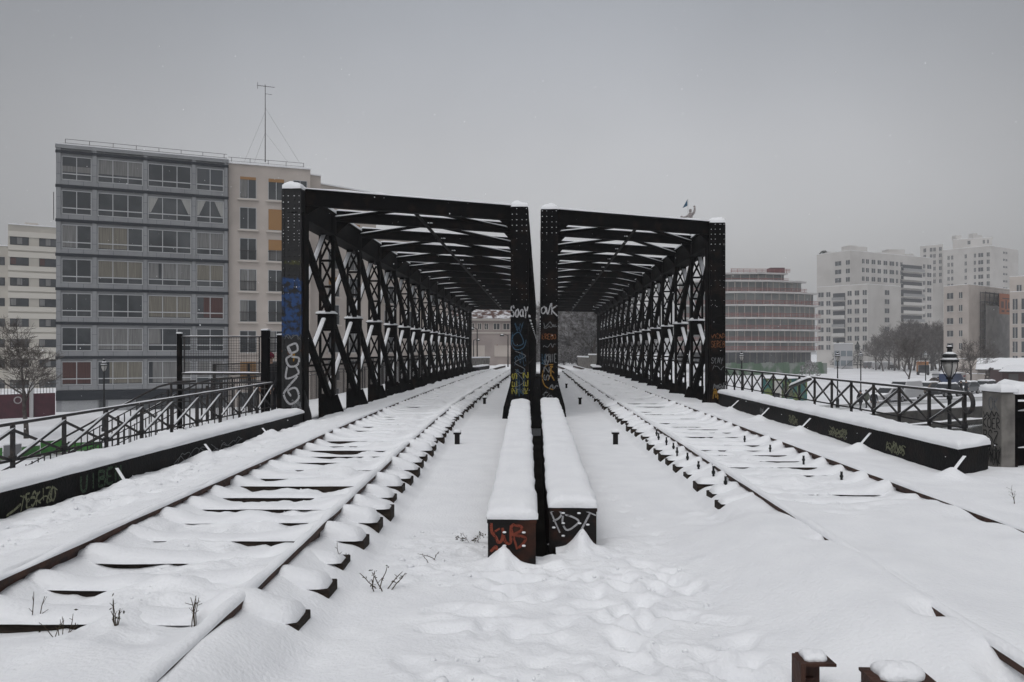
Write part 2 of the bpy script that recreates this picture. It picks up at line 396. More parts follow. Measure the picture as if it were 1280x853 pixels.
def make_sleeper(seed, seg, crest=.085):
    rs = np.random.RandomState(seed)
    t = thing('wooden_sleeper', 'x', 'sleeper')
    mb = MB(); mb.box(-1.09, 1.09, -.125, .125, -.30, -.122); mb.build('timber', WOOD, t, bevel=.006)
    mb = MB(); sleeper_cap(mb, rs, seg, crest); mb.build('snow_cap', SNOW, t, smooth=True)
    return t
pool = []
def add_bolts(t, lst):
    for bx_, by_, hh in lst:
        mb = MB(); w = .010
        mb.box(bx_-w, bx_+w, by_-w, by_+w, -.12, -.12+hh); mb.lathe([(.019, -.12+hh*.55), (.019, -.12+hh*.72)], (bx_, by_, 0), 6)
        b = mb.build('track_bolt', DARKIRON); b.parent = t
        mb = MB(); mb.blob((bx_, by_, -.12+hh+.004), (.014, .014, .009), 7, 4); s = mb.build('snow_dot', SNOW, smooth=True); s.parent = b
def place_sleepers(xc, ya, yb, lab, grp, side):
    y = ya; k = 0
    while y < yb:
        if y < 16: t = make_sleeper(1000*side+k, 46, .07 if side == 0 else .078)
        elif len(pool) < 6: t = make_sleeper(77+k, 34); pool.append(t)
        else: t = copy_tree(pool[(k*5+side) % 6])
        x = float(xc(y)); dx = float(xc(y+.5)-xc(y-.5))
        t.location = (x + rnd.uniform(-.035, .035), y + rnd.uniform(-.03, .03), rnd.uniform(-.008, .008)); t.rotation_euler = (0, 0, -math.atan(dx)+rnd.uniform(-.012, .012))
        props(t, lab if y < 16.5 else lab.replace('before the bridge', 'inside the truss'), 'sleeper', grp if y < 16.5 else grp+' inside the truss')
        if side == 1 and 7.6 < y < 13: add_bolts(t, [(-.93+rnd.uniform(-.03, .03), -.06, .15+rnd.uniform(0, .04))] + ([(.42+rnd.uniform(-.05, .1), -.08, .14)] if k % 2 == 0 else []))
        k += 1; y += .6
place_sleepers(xc_left, 4.22, 61, 'snow capped timber sleeper of the left track before the bridge', 'sleepers of the left track', 0)
place_sleepers(xc_right, 7.55, 61, 'snow capped timber sleeper of the right track before the bridge', 'sleepers of the right track', 1)

# ---- loose crumbs of trodden snow
cg = random.Random(4); pts = []
while len(pts) < 2600:
    y = 2.8+9*cg.random()**1.6; x = cg.uniform(-4.6, 3.4)
    pts.append((x, y, cg.random()))
px_ = np.array(pts); tm = trampled(px_[:, 0], px_[:, 1]); gz_ = ground(px_[:, 0].copy(), px_[:, 1].copy()); mb = MB()
for (x, y, q), t_, z_ in zip(pts, tm, gz_):
    if q < t_*.9-.1:
        r = .006+.016*cg.random()**3; mb.blob((x, y, z_+r*.3), (r*cg.uniform(.8, 1.4), r*cg.uniform(.8, 1.4), r*.8), 6, 4, .5, cg)
o = mb.build('snow_crumbs', SNOW, smooth=True); props(o, 'loose crumbs of trodden snow on the footpaths', 'snow', kind='stuff')

# ---- short iron stubs standing between the tracks
def stub(loc, w, h, lab, tall=False):
    t = thing('iron_stub', lab, 'post', loc, 'iron stubs between the tracks')
    mb = MB(); x, y, z = loc
    mb.box(x-w/2, x+w/2, y-.012, y+.012, z-.25, z+h); mb.box(x-.014, x+.014, y+.012, y+w*.7, z-.25, z+h); mb.build('stem', RUSTPLATE, t)
    mb = MB(); mb.box(x-w*.72, x+w*.72, y-.03, y+w*.8, z+h+.001, z+h+.03); mb.build('head_plate', RUSTPLATE, t)
    mb = MB(); snow_quad(mb, [(x-w*.66, y-.025, z+h+.03), (x+w*.66, y-.025, z+h+.03), (x+w*.66, y+w*.75, z+h+.03), (x-w*.66, y+w*.75, z+h+.03)], .045, .05, 3, 3, .004); mb.build('snow_cap', SNOW, t, smooth=True)
for (px, py, side, o_) in ((571.5, 558, 'left', 'nearest'), (605.6, 507, 'left', 'second'), (623, 486.6, 'left', 'farthest'), (769.4, 557.7, 'right', 'nearest'), (725, 507, 'right', 'second'), (708, 486.6, 'right', 'third'), (698.6, 474, 'right', 'farthest')):
    stub(G(px, py, -.3), .085, .2, f'{o_} iron stub in the snow beside the {side} track\'s inner sleeper ends')
# two rusty channel posts in the foreground, at the lower edge of the picture
t = thing('rusty_channel_post', 'narrow rusty channel post with a small snow cap in the right foreground', 'post', P(1017, 860, 3.45))
x, y = XY(1015, 3.45); zt = Z(824, 3.45)
mb = MB(); mb.box(x-.066, x-.046, y-.06, y+.07, -.4, zt); mb.box(x-.046, x+.044, y+.03, y+.045, -.4, zt-.004); mb.lathe([(.018, 0), (.018, .012)], (x+.0, y+.03, zt-.1), 10); mb.build('channel', RUST, t, bevel=.003)
mb = MB(); mb.hexa([(x-.047, y-.055, zt-.012), (x+.085, y-.055, zt-.012), (x+.075, y+.08, zt-.012), (x-.047, y+.08, zt-.012), (x-.047, y-.055, zt), (x+.085, y-.055, zt), (x+.075, y+.08, zt), (x-.047, y+.08, zt)]); mb.build('top_plate', RUST, t)
mb = MB(); snow_dome(mb, x+.012, y+.018, zt, .055, .06, .032, 4); mb.build('snow_cap', SNOW, t, smooth=True)
t = thing('rusty_plate_post', 'wide rusty plate post under a round loaf of snow at the bottom edge', 'post', P(1130, 870, 3.25))
x, y = XY(1128, 3.25); zt = Z(854, 3.25)
mb = MB(); mb.box(x-.12, x+.115, y+.0, y+.016, -.4, zt-.002); mb.box(x-.12, x-.10, y+.016, y+.12, -.4, zt-.002); mb.box(x+.095, x+.115, y+.016, y+.12, -.4, zt-.002); mb.build('channel', RUST, t, bevel=.003)
mb = MB(); mb.box(x-.125, x+.13, y-.03, y+.13, zt, zt+.012); mb.build('top_plate', RUST, t)
mb = MB(); snow_dome(mb, x+.005, y+.05, zt+.012, .10, .075, .055, 9); mb.build('snow_cap', SNOW, t, smooth=True)
# ================================================================ GRAFFITI STROKES
LET = {
 'S': [[(.85,.82),(.6,1),(.2,.9),(.15,.65),(.5,.52),(.85,.35),(.75,.08),(.4,0),(.1,.15)]],
 'O': [[(.5,1),(.12,.75),(.12,.25),(.5,0),(.88,.25),(.88,.75),(.5,1)]],
 'A': [[(.05,0),(.5,1),(.95,0)],[(.2,.38),(.8,.38)]],
 'a': [[(.85,.6),(.45,.68),(.12,.35),(.4,0),(.82,.2),(.85,.62),(.85,.15),(1,0)]],
 'Y': [[(.05,1),(.5,.45),(.95,1)],[(.5,.45),(.3,-.15)]],
 'o': [[(.5,.7),(.12,.45),(.2,.1),(.55,0),(.88,.3),(.75,.62),(.5,.7)]],
 'v': [[(.05,.7),(.35,0),(.9,1.1)]],
 'k': [[(.15,1.05),(.12,0)],[(.9,.85),(.2,.4),(.95,-.15)]],
 'P': [[(.0,.95),(.55,-.05)],[(.55,1),(.4,.7),(.05,.48)]],
 'T': [[(.0,1),(1.0,.78)],[(.62,.9),(.1,-.1)]],
 'B': [[(.1,1),(.1,0)],[(.1,.98),(.75,.9),(.7,.6),(.15,.52),(.85,.42),(.8,.05),(.1,0)]],
 'U': [[(.1,1),(.12,.3),(.4,0),(.75,.2),(.88,1)]],
 'R': [[(.12,0),(.1,1),(.7,.95),(.8,.7),(.2,.5),(.9,0)]],
 'E': [[(.85,1),(.15,.95),(.12,.5),(.1,.05),(.9,0)],[(.12,.5),(.7,.52)]],
 'N': [[(.1,0),(.12,1),(.85,0),(.9,1)]],
 'H': [[(.1,1),(.1,0)],[(.9,1),(.88,0)],[(.1,.5),(.9,.52)]],
 'K': [[(.12,1),(.1,0)],[(.9,1),(.15,.5),(.9,0)]],
 'I': [[(.5,1),(.5,0)]],
 'M': [[(.05,0),(.15,1),(.5,.35),(.85,1),(.95,0)]],
 'C': [[(.9,.85),(.5,1),(.12,.7),(.12,.3),(.5,0),(.92,.15)]],
 'Z': [[(.1,1),(.9,.95),(.1,.05),(.95,0)]],
 'l': [[(.1,.1),(.6,.6),(.6,1.1),(.35,1.1),(.35,.3),(.6,0),(.95,.2)]],
 'e': [[(.1,.35),(.8,.4),(.7,.7),(.35,.7),(.1,.35),(.35,0),(.95,.15)]],
}
def smooth_line(p, sub=5):
    p = [np.array(q, float) for q in p]
    if len(p) < 3: return p
    closed = np.allclose(p[0], p[-1])
    out = []
    for i in range(len(p)-1):
        p0 = p[i-1] if i > 0 else (p[-2] if closed else 2*p[0]-p[1]); p1, p2 = p[i], p[i+1]
        p3 = p[i+2] if i+2 < len(p) else (p[1] if closed else 2*p[-1]-p[-2])
        for t in np.linspace(0, 1, sub, endpoint=False):
            out.append(.5*((2*p1)+(-p0+p2)*t+(2*p0-5*p1+4*p2-p3)*t*t+(-p0+3*p1-3*p2+p3)*t**3))
    out.append(p[-1]); return out
class Spray:
    """paint ribbons lying just proud of a flat surface: origin o, unit right r, unit up u, normal n"""
    def __init__(s, o, r, u, n): s.o, s.r, s.u, s.n = (np.array(a, float) for a in (o, r, u, n)); s.lift = .0025; s.mb = MB()
    def line(s, pts, w):
        pts = smooth_line(pts); base = len(s.mb.v); m = len(pts)
        for i, p in enumerate(pts):
            d = pts[min(i+1, m-1)]-pts[max(i-1, 0)]; d = d/(np.linalg.norm(d)+1e-9); nn = np.array([-d[1], d[0]])*w/2
            if i in (0, m-1): nn = nn*.7
            s.lift += .00003
            for q in (p+nn, p-nn): s.mb.v.append(tuple(s.o + s.r*q[0] + s.u*q[1] + s.n*s.lift))
        for i in range(m-1): a = base+2*i; s.mb.f.append((a, a+1, a+3, a+2))
        s.lift += .0002
    def text(s, word, x, z, cw, ch, w, gap=.12, rot=0, jit=.04):
        ca, sa = math.cos(rot), math.sin(rot)
        for i, c in enumerate(word):
            for st in LET.get(c, []):
                pts = []
                for a, b in st:
                    lx = (i*(1+gap)+a+rnd.uniform(-jit, jit))*cw; lz = (b+rnd.uniform(-jit, jit))*ch
                    pts.append((x+lx*ca-lz*sa, z+lx*sa+lz*ca))
                s.line(pts, w)
    def scrawl(s, x, z, wd, ht, w, n=6, loops=1):
        for _ in range(loops):
            pts = [(x+wd*(i+rnd.random()*.8)/n, z+ht*rnd.random()) for i in range(n+1)]
            s.line(pts, w)
    def build(s, name, m, parent): return s.mb.build(name, m, parent)
SP_WHITE = paint('white_spray', (.42, .42, .43), .8); SP_GREY = paint('grey_spray', (.14, .145, .15), .8); SP_BLUE = paint('blue_spray', (.03, .075, .12), .8)
SP_YEL = paint('yellow_spray', (.26, .23, .03), .8); SP_OCH = paint('ochre_spray', (.28, .15, .02), .8); SP_RED = paint('red_spray', (.20, .045, .025), .8)
SP_GRN = paint('pale_green_spray', (.17, .175, .11), .8); SP_DKG = paint('dark_green_spray', (.03, .055, .03), .8); SP_RUST = paint('rusty_spray', (.16, .06, .02), .8); SP_BLK = paint('black_spray', (.03, .03, .03), .8)

# post metal with the big blue paint patch of the left portal
def blue_post_mat():
    m = mat('blue_patched_black_post', (.0095, .0095, .010), .5, bump=.3, bscale=25); N, L = nd(m)
    b = N['Principled BSDF']; tc = N.new('ShaderNodeTexCoord'); sp = N.new('ShaderNodeSeparateXYZ'); L.new(tc.outputs['Object'], sp.inputs[0])
    n = N.new('ShaderNodeTexNoise'); n.inputs['Scale'].default_value = 9; n.inputs['Detail'].default_value = 8; L.new(tc.outputs['Object'], n.inputs['Vector'])
    def band(lo, hi, soft, thr):
        a = N.new('ShaderNodeMapRange'); a.interpolation_type = 'SMOOTHSTEP'; a.inputs[1].default_value = lo-soft; a.inputs[2].default_value = lo+soft; L.new(sp.outputs['Z'], a.inputs[0])
        c = N.new('ShaderNodeMapRange'); c.interpolation_type = 'SMOOTHSTEP'; c.inputs[1].default_value = hi+soft; c.inputs[2].default_value = hi-soft; L.new(sp.outputs['Z'], c.inputs[0])
        k = N.new('ShaderNodeMath'); k.operation = 'MULTIPLY'; L.new(a.outputs[0], k.inputs[0]); L.new(c.outputs[0], k.inputs[1])
        s = N.new('ShaderNodeMath'); s.operation = 'ADD'; L.new(k.outputs[0], s.inputs[0]); L.new(n.outputs['Fac'], s.inputs[1])
        g = N.new('ShaderNodeMapRange'); g.inputs[1].default_value = thr; g.inputs[2].default_value = thr+.14; L.new(s.outputs[0], g.inputs[0]); return g.outputs[0]
    def mix(c0, c1, f):
        x = N.new('ShaderNodeMix'); x.data_type = 'RGBA'; L.new(f, x.inputs[0])
        if isinstance(c0, tuple): x.inputs[6].default_value = (*c0, 1)
        else: L.new(c0, x.inputs[6])
        x.inputs[7].default_value = (*c1, 1); return x.outputs[2]
    c = mix((.0095, .0095, .010), (.05, .05, .008), band(3.38, 3.7, .15, 1.45))
    c = mix(c, (.010, .046, .15), band(1.85, 3.36, .22, 1.42))
    c = mix(c, (.09, .035, .018), band(1.45, 1.85, .2, 1.53))
    L.new(c, b.inputs['Base Color']); return m
BLUEPOST = blue_post_mat()

# ================================================================ THE TWO TRUSS BRIDGES
ZT, ZB = 4.72, -.38
PITCH, NB = 2.75, 15
POSTW, POSTD = .41, .50
def post_mesh(x, y, z1=ZT, inner=0):
    mb = MB(); w, d = POSTW/2, POSTD
    # box column with a rounded head, seen from the front as in the photo
    poly = [(x-w, ZB), (x+w, ZB), (x+w, z1-.07), (x+w-.03, z1-.015), (x+w-.08, z1+.01), (x-w+.08, z1+.01), (x-w+.03, z1-.015), (x-w, z1-.07)]
    mb.prism(poly, 'y', y, y+d)
    for sx in (-1, 1): mb.box(x+sx*(w-.03)-.03, x+sx*(w-.03)+.03, y-.012, y, ZB, z1-.1)    # corner angles riveted on
    for cx_ in (-.165, -.062, .062, .165):
        zz = -.1
        while zz < z1-.05:
            if (abs(cx_) > .1) or zz > z1-.9 or int(zz*10) % 2 == 0:
                yy = y-.012 if abs(cx_) > .14 else y
                mb.lathe([(.016, 0), (.013, .008), (.006, .012)], (0, 0, 0), 6)
                n = 18
                for i in range(len(mb.v)-n, len(mb.v)): a, b, c = mb.v[i]; mb.v[i] = (x+cx_+a, yy-c, zz+b)
            zz += .13
    if inner:   # flared knee at the foot
        mb.prism([(x+inner*w, .65), (x+inner*(w+.03), .5), (x+inner*(w+.17), .0), (x+inner*(w+.21), -.34), (x+inner*w, -.34)][::(1 if inner > 0 else -1)], 'y', y+.1, y+.14)
    return mb
def lattice_post(x, y, inner, reach):
    mb = MB(); w = .168
    for sx in (-1, 1):
        mb.box(x+sx*w-.015, x+sx*w+.015, y-.07, y+.07, ZB, 4.24); mb.box(x+sx*(w-.033)-.018, x+sx*(w-.033)+.018, y-.078, y-.066, .1, 4.2)
    def cells(z0, z1, n):
        h = (z1-z0)/n
        for i in range(n):
            a, b = z0+i*h, z0+(i+1)*h
            mb.bar((x-w+.03, y-.05, a+.03), (x+w-.03, y-.05, b-.03), .012, .05, (0, 1, 0)) if False else None
            for s in (-1, 1):
                p, q_ = Vector((x-s*(w-.03), y-.06*s-.0, a+.03)), Vector((x+s*(w-.03), y-.06*s, b-.03))
                d = (q_-p).normalized(); nrm = Vector((0, 1, 0)); sd = d.cross(nrm)*.026; t = nrm*.007
                mb.hexa([p-sd-t, p+sd-t, q_+sd-t, q_-sd-t, p-sd+t, p+sd+t, q_+sd+t, q_-sd+t])
            mb.box(x-w+.02, x+w-.02, y-.066, y-.052, b-.028, b+.028)
    cells(.42, 1.83, 2); cells(2.24, 4.12, 3)
    # arched head plate
    mb.prism([(x-w+.02, 4.24), (x-w+.02, 3.93), (x-w+.07, 4.04), (x-w+.14, 4.12), (x, 4.15), (x+w-.14, 4.12), (x+w-.07, 4.04), (x+w-.02, 3.93), (x+w-.02, 4.24)], 'y', y-.05, y-.035)
    # foot plate with the knee that reaches towards the track
    s = inner
    mb.prism([(x-s*.2, -.36), (x+s*reach, -.36), (x+s*.24, .26), (x-s*.2, .30)][::s], 'y', y-.04, y-.02)
    mb.bar((x+s*reach, y-.03, -.36), (x+s*.23, y-.03, .27), .07, .02, (0, 1, 0))
    return mb
def make_bridge(key, label):
    xa, xb = BX[key]
    br = thing('truss_bridge', label, 'bridge', ((xa+xb)/2, portal_y((xa+xb)/2), -.38), 'twin railway truss bridges')
    sides = ((xa, 1), (xb, -1))
    for x, inner in sides:
        y0 = portal_y(x)
        for k in range(NB+1):
            y = y0 + k*PITCH
            if k in (0, NB):
                m = BLUEPOST if (key == 'L' and x == xa and k == 0) else BLACK
                yy = y if k == 0 else y-POSTD
                p = post_mesh(x, yy, inner=inner).build('portal_post', m, br)
                if m is BLUEPOST: p['label'] = 'portal post with a patch of blue paint'
                mb = MB(); snow_quad(mb, [(x-POSTW/2+.01, yy-.035, ZT-.05), (x+POSTW/2-.01, yy-.035, ZT-.05), (x+POSTW/2-.02, yy+POSTD, ZT-.02), (x-POSTW/2+.02, yy+POSTD, ZT-.02)], .15, .13, 6, 5, .014, 3*k+int(x*10))
                mb.build('snow_cap', SNOW, p, smooth=True)
                if k == 0:
                    mb = MB()
                    for zz in np.arange(4.1 if x != xa or key == 'R' else 3.6, 4.62, .13):
                        for c in (-.165, -.062, .062, .165):
                            if rnd.random() < .75: mb.blob((x+c, yy-.022, zz+.012), (rnd.uniform(.009, .017), .013, rnd.uniform(.006, .011)), 6, 4)
                    for zz in np.arange(2.5, 4.1, .13):
                        for c in (-.165, -.062, .062, .165):
                            if rnd.random() < .4: mb.blob((x+c, yy-.020, zz+.010), (.007, .007, .0045), 5, 3)
                    mb.build('rivet_snow', SNOW, p, smooth=True)['kind'] = 'stuff'
                    if (key, x) in (('L', xa), ('R', xb)):   # inner side of the end posts carries a riveted web
                        mb = MB(); mb.box(x+inner*(POSTW/2)+min(0, inner*.03), x+inner*(POSTW/2)+max(0, inner*.03), y+.06, y+POSTD-.06, ZB, 4.2); mb.build('web_plate', BLACK, p)
                continue
            lp = lattice_post(x, y, inner, .46 if abs(x) > 2 else .32).build('lattice_post', BLACK, br)
            mb = MB(); mb.box(x-.2, x+.2, y-.13, y+.13, 1.86, 2.19); mb.box(x-.23, x+.23, y-.17, y+.17, 2.19, 2.21); g_ = mb.build('gusset', BLACK, lp)
            mb = MB(); snow_quad(mb, [(x-.22, y-.16, 2.21), (x+.22, y-.16, 2.21), (x+.22, y+.16, 2.21), (x-.22, y+.16, 2.21)], .07, .06, 4, 3, .01, k*7+int(x*9)); mb.build('snow_cap', SNOW, lp, smooth=True)
        # diagonals: each spans two panels, crossing the posts at mid height
        zb_, zm, zt_ = .12, 2.03, 4.2
        def seg(ya_, za, yb_, zb2, rising, x=x, inner=inner):
            mb = MB(); ox = -inner*.05 if rising else 0; p, q_ = Vector((x+ox, ya_, za)), Vector((x+ox, yb_, zb2)); n = Vector((0, -(q_-p).z, (q_-p).y)).normalized()
            if n.z < 0: n = -n
            if rising:
                mb.bar(p, q_, .13, .05, n); mb.bar(p-n*.05, q_-n*.05, .03, .06, n)
                o_ = mb.build('diagonal', BLACK, br)
                d = (q_-p); a, b = p+d*.05+n*.026, p+d*.95+n*.026
                w = Vector((.085, 0, 0)); c4 = [a-w, a+w, b+w, b-w]
                mb = MB(); base = 0; ns = 14
                for i in range(ns+1):
                    t = i/ns; c = a*(1-t)+b*t; e = .6+.6*float(fbm(t*6, ya_+x, 5, 3))+.4; e *= min(1, min(t, 1-t)*12)
                    for j in range(6):
                        tt = math.pi*j/5; mb.v.append(tuple(c + Vector((math.cos(tt)*.055, 0, 0)) + n*(.024*max(e, .0)*math.sin(tt))))
                for i in range(ns):
                    for j in range(5): a0 = i*6+j; mb.f.append((a0, a0+1, a0+7, a0+6))
                mb.build('snow_strip', SNOW, o_, smooth=True)
            else:
                mb.bar(p+Vector((inner*.06, 0, 0)), q_+Vector((inner*.06, 0, 0)), .115, .04, n); mb.bar(p+Vector((inner*.12, 0, 0))+n*.06, q_+Vector((inner*.12, 0, 0))+n*.06, .03, .08, n)
                mb.build('diagonal', BLACK, br)
        for k in range(-1, NB):
            a, b, c = y0+k*PITCH, y0+(k+1)*PITCH, y0+(k+2)*PITCH
            if k == -1: seg(b+.3, zm, c, zt_, True); seg(b+.3, zm, c, zb_, False)
            elif k == NB-1: seg(a, zb_, b-.3, zm, True); seg(a, zt_, b-.3, zm, False)
            else: seg(a, zb_, c, zt_, True); seg(a, zt_, c, zb_, False)
        # chords
        mb = MB(); w = .205
        mb.box(x-w, x+w, y0+POSTD, y0+NB*PITCH-POSTD, 4.10, 4.14); mb.box(x-w, x+w, y0+POSTD, y0+NB*PITCH-POSTD, 4.60, 4.64)
        for s in (-1, 1):
            mb.box(x+s*.15-.015, x+s*.15+.015, y0+POSTD, y0+NB*PITCH-POSTD, 4.14, 4.60)
        for k in range(1, NB):
            y = y0+k*PITCH
            for s in (-1, 1): mb.box(x+s*.172-.006, x+s*.172+.006, y-.2, y+.2, 4.145, 4.595)
        tc_ = mb.build('top_chord', BLACK, br)
        mb = MB(); snow_quad(mb, [(x-w, y0+POSTD, 4.64), (x+w, y0+POSTD, 4.64), (x+w, y0+NB*PITCH-POSTD, 4.64), (x-w, y0+NB*PITCH-POSTD, 4.64)], .09, .08, 5, 60, .015, int(x*7)); mb.build('snow_cap', SNOW, tc_, smooth=True)
        mb = MB(); mb.box(x-.2, x+.2, y0+POSTD, y0+NB*PITCH-POSTD, -.95, -.40); mb.build('bottom_chord', BLACK, br)
        mb = MB()
        for k in range(NB):
            y = y0+k*PITCH; mb.bar((x-inner*.16, y+.2, .98), (x-inner*.16, y+PITCH-.1, .98), .03, .05)
        mb.build('guard_bar', BLACK, br)
    # cross beams and the bracing of the roof
    xi, xj = xa+.205, xb-.205
    xm = (xa+xb)/2
    for k in range(NB+1):
        ya_ = portal_y(xi)+k*PITCH; yb_ = portal_y(xj)+k*PITCH
        off = .18 if k == 0 else (-.3 if k == NB else 0)
        mb = MB(); hb = .30 if k in (0, NB) else .215
        sd = Vector((xj-xi, yb_-ya_, 0)).normalized(); nn = Vector((-sd.y, sd.x, 0))
        p, q_ = Vector((xi, ya_+off, 0)), Vector((xj, yb_+off, 0))
        def web(z0, z1, t): mb.hexa([p-nn*t+Vector((0,0,z0)), q_-nn*t+Vector((0,0,z0)), q_+nn*t+Vector((0,0,z0)), p+nn*t+Vector((0,0,z0)), p-nn*t+Vector((0,0,z1)), q_-nn*t+Vector((0,0,z1)), q_+nn*t+Vector((0,0,z1)), p+nn*t+Vector((0,0,z1))])
        web(ZT-.03-hb, ZT-.03, .012); web(ZT-.03, ZT-.012, .075); web(ZT-.05-hb, ZT-.032-hb, .075)
        for (e, s) in ((p, 1), (q_, -1)):   # haunch gussets
            a = e; b = e + sd*s*.3
            t = nn*.01
            A = [a+Vector((0,0,4.16)), a+Vector((0,0,ZT-.05-hb)), b+Vector((0,0,ZT-.05-hb))]
            mb.add([v-t for v in A]+[v+t for v in A], [(0,1,2),(5,4,3),(0,3,4,1),(1,4,5,2),(2,5,3,0)])
        cb = mb.build('cross_beam', BLACK, br)
        mb = MB(); snow_quad(mb, [p-nn*.075+Vector((0,0,ZT-.012)), q_-nn*.075+Vector((0,0,ZT-.012)), q_+nn*.075+Vector((0,0,ZT-.012)), p+nn*.075+Vector((0,0,ZT-.012))], .045, .06, 14, 3, .012, k*3); mb.build('snow_cap', SNOW, cb, smooth=True)
        if k < NB:
            yn_a, yn_b = portal_y(xi)+(k+1)*PITCH, portal_y(xj)+(k+1)*PITCH; ym = portal_y(xm)+k*PITCH+(.45 if k == 0 else 0)
            for (xx, yy) in ((xi, yn_a), (xj, yn_b)):
                mb = MB(); mb.bar((xm, ym, ZT-.17), (xx, yy, ZT-.17), .10, .016); mb.bar((xm, ym, ZT-.20), (xx, yy, ZT-.20), .015, .05); d_ = mb.build('roof_brace', BLACK, br)
                c = Vector((xx-xm, yy-ym, 0)).normalized(); n2 = Vector((-c.y, c.x, 0))*.05; A, B = Vector((xm, ym, ZT-.162)), Vector((xx, yy, ZT-.162))
                mb = MB(); snow_quad(mb, [A-n2, B-n2, B+n2, A+n2], .035, .035, 10, 2, .006, k); mb.build('snow_cap', SNOW, d_, smooth=True)
    mb = MB(); ye = portal_y(xm)
    mb.box(xm-.04, xm+.04, ye+.3, ye+NB*PITCH-.4, ZT-.31, ZT-.285); mb.box(xm-.012, xm+.012, ye+.3, ye+NB*PITCH-.4, ZT-.285, ZT-.245); mb.build('ridge_strut', BLACK, br)
    if key == 'L':
        mb = MB(); mb.box(-.30, .04, portal_y(0)+.6, portal_y(0)+NB*PITCH-.2, -.56, -.54); mb.build('gap_blackout_plate', BLACK, br)  # added black sheet that darkens the open gap between the bridges
    return br
bridge_l = make_bridge('L', 'left black riveted lattice truss bridge with blue painted left post')
bridge_r = make_bridge('R', 'right black riveted lattice truss bridge with the white tag on its inner post')
# tags on the portal posts
def post_spray(x, lift=.012):
    y = portal_y(x); return lambda: Spray((x-POSTW/2, y-lift, 0), (1, 0, 0), (0, 0, 1), (0, -1, 0))
def tag(parent, mk, m, fn):
    s = mk(); fn(s); s.build('graffiti_tag', m, parent)
mk = post_spray(BX['L'][1])
tag(bridge_l, mk, SP_WHITE, lambda s: s.text('SoaY', .0, 2.12, .095, .24, .032, .1))
tag(bridge_l, mk, SP_BLUE, lambda s: (s.line([(.05, 1.75), (.02, 1.5), (.12, 1.35), (.3, 1.4), (.37, 1.6)], .022), s.line([(.05, 1.65), (.2, 1.75), (.3, 1.5), (.1, 1.45), (.05, 1.65)], .02), s.scrawl(.08, 1.75, .2, .25, .010, 7, 2)))
tag(bridge_l, mk, SP_BLUE, lambda s: s.scrawl(.08, .95, .26, .4, .011, 6, 2))
tag(bridge_l, mk, SP_BLUE, lambda s: s.scrawl(.1, .25, .22, .65, .012, 6, 3))
tag(bridge_l, mk, SP_GREY, lambda s: (s.line([(.1, 1.32), (.35, 1.2), (.1, 1.05), (.33, .9), (.25, .8), (.1, .9)], .018), s.line([(.12, .85), (.3, .6), (.1, .45), (.35, .4)], .016), s.scrawl(.05, .05, .3, .15, .02, 9, 2), s.text('ANO', .1, .0, .07, .13, .018)))
tag(bridge_l, mk, SP_YEL, lambda s: s.text('ZES', .14, .3, .16, .1, .028, .1, math.pi/2))
tag(bridge_l, mk, SP_YEL, lambda s: s.text('REZ', .40, .32, .16, .1, .028, .1, math.pi/2))
mk = post_spray(BX['R'][0])
tag(bridge_r, mk, SP_WHITE, lambda s: (s.text('o', .0, 2.2, .14, .24, .032), s.text('v', .12, 2.2, .14, .22, .03), s.text('k', .24, 2.18, .17, .26, .032)))
tag(bridge_r, mk, SP_GREY, lambda s: (s.scrawl(.06, 1.85, .3, .18, .018, 8, 2), s.scrawl(.04, 1.4, .3, .1, .016, 8, 1), s.text('KNIE', .12, 1.05, .06, .2, .02), s.text('SZK', .2, .62, .16, .12, .026, .1, math.pi/2), s.line([(.2, .42), (.27, .52), (.3, .43), (.37, .5), (.42, .48)], .035), s.text('KISMET', .04, .28, .06, .14, .022, .1, -.75)))
tag(bridge_r, mk, SP_RUST, lambda s: s.text('EREBO', .03, 1.6, .06, .12, .02))
tag(bridge_r, mk, SP_OCH, lambda s: (s.line([(.3, 1.0), (.13, .97), (.04, .75), (.1, .5), (.3, .4)], .024), s.line([(.24, .75), (.24, .9), (.28, .95), (.22, .95)], .03), s.line([(.17, .62), (.24, .75), (.32, .62)], .028), s.line([(.17, .82), (.24, .86), (.32, .8)], .022)))
tag(bridge_r, mk, SP_BLUE, lambda s: s.scrawl(.02, 1.0, .1, .25, .02, 5, 2))
mk = post_spray(BX['L'][0])
tag(bridge_l, mk, SP_WHITE, lambda s: (s.line([(.14, 1.42), (.3, 1.47), (.33, 1.33), (.18, 1.28), (.13, 1.42), (.22, 1.24)], .042), s.line([(.22, 1.24), (.1, 1.15), (.17, 1.0), (.33, 1.03), (.36, 1.17), (.2, 1.2)], .042), s.line([(.12, 1.0), (.1, .75), (.35, .85), (.3, 1.0)], .04), s.line([(.34, .8), (.12, .55), (.05, .4), (.18, .22), (.36, .35), (.3, .55), (.14, .5), (.2, .38)], .042)))
tag(bridge_l, mk, SP_GREY, lambda s: s.scrawl(.2, .1, .2, .25, .02, 6, 3))
tag(bridge_l, mk, SP_GREY, lambda s: s.scrawl(.05, 1.55, .33, .12, .012, 9, 2))
tag(bridge_l, mk, SP_OCH, lambda s: s.line([(.22, 1.2), (.27, 1.3), (.25, 1.1)], .03))
mk = post_spray(BX['R'][1])
tag(bridge_r, mk, SP_RUST, lambda s: (s.scrawl(.03, 1.65, .35, .14, .015, 9, 2), s.text('SEREB', .04, 1.42, .065, .16, .018)))
tag(bridge_r, mk, SP_OCH, lambda s: s.scrawl(.08, .05, .14, .3, .025, 5, 3))
tag(bridge_r, mk, SP_GREY, lambda s: (s.text('SPAY', .04, 1.0, .07, .15, .018), s.scrawl(.05, .8, .3, .14, .012, 8, 1), s.scrawl(.08, .3, .3, .2, .022, 8, 3)))

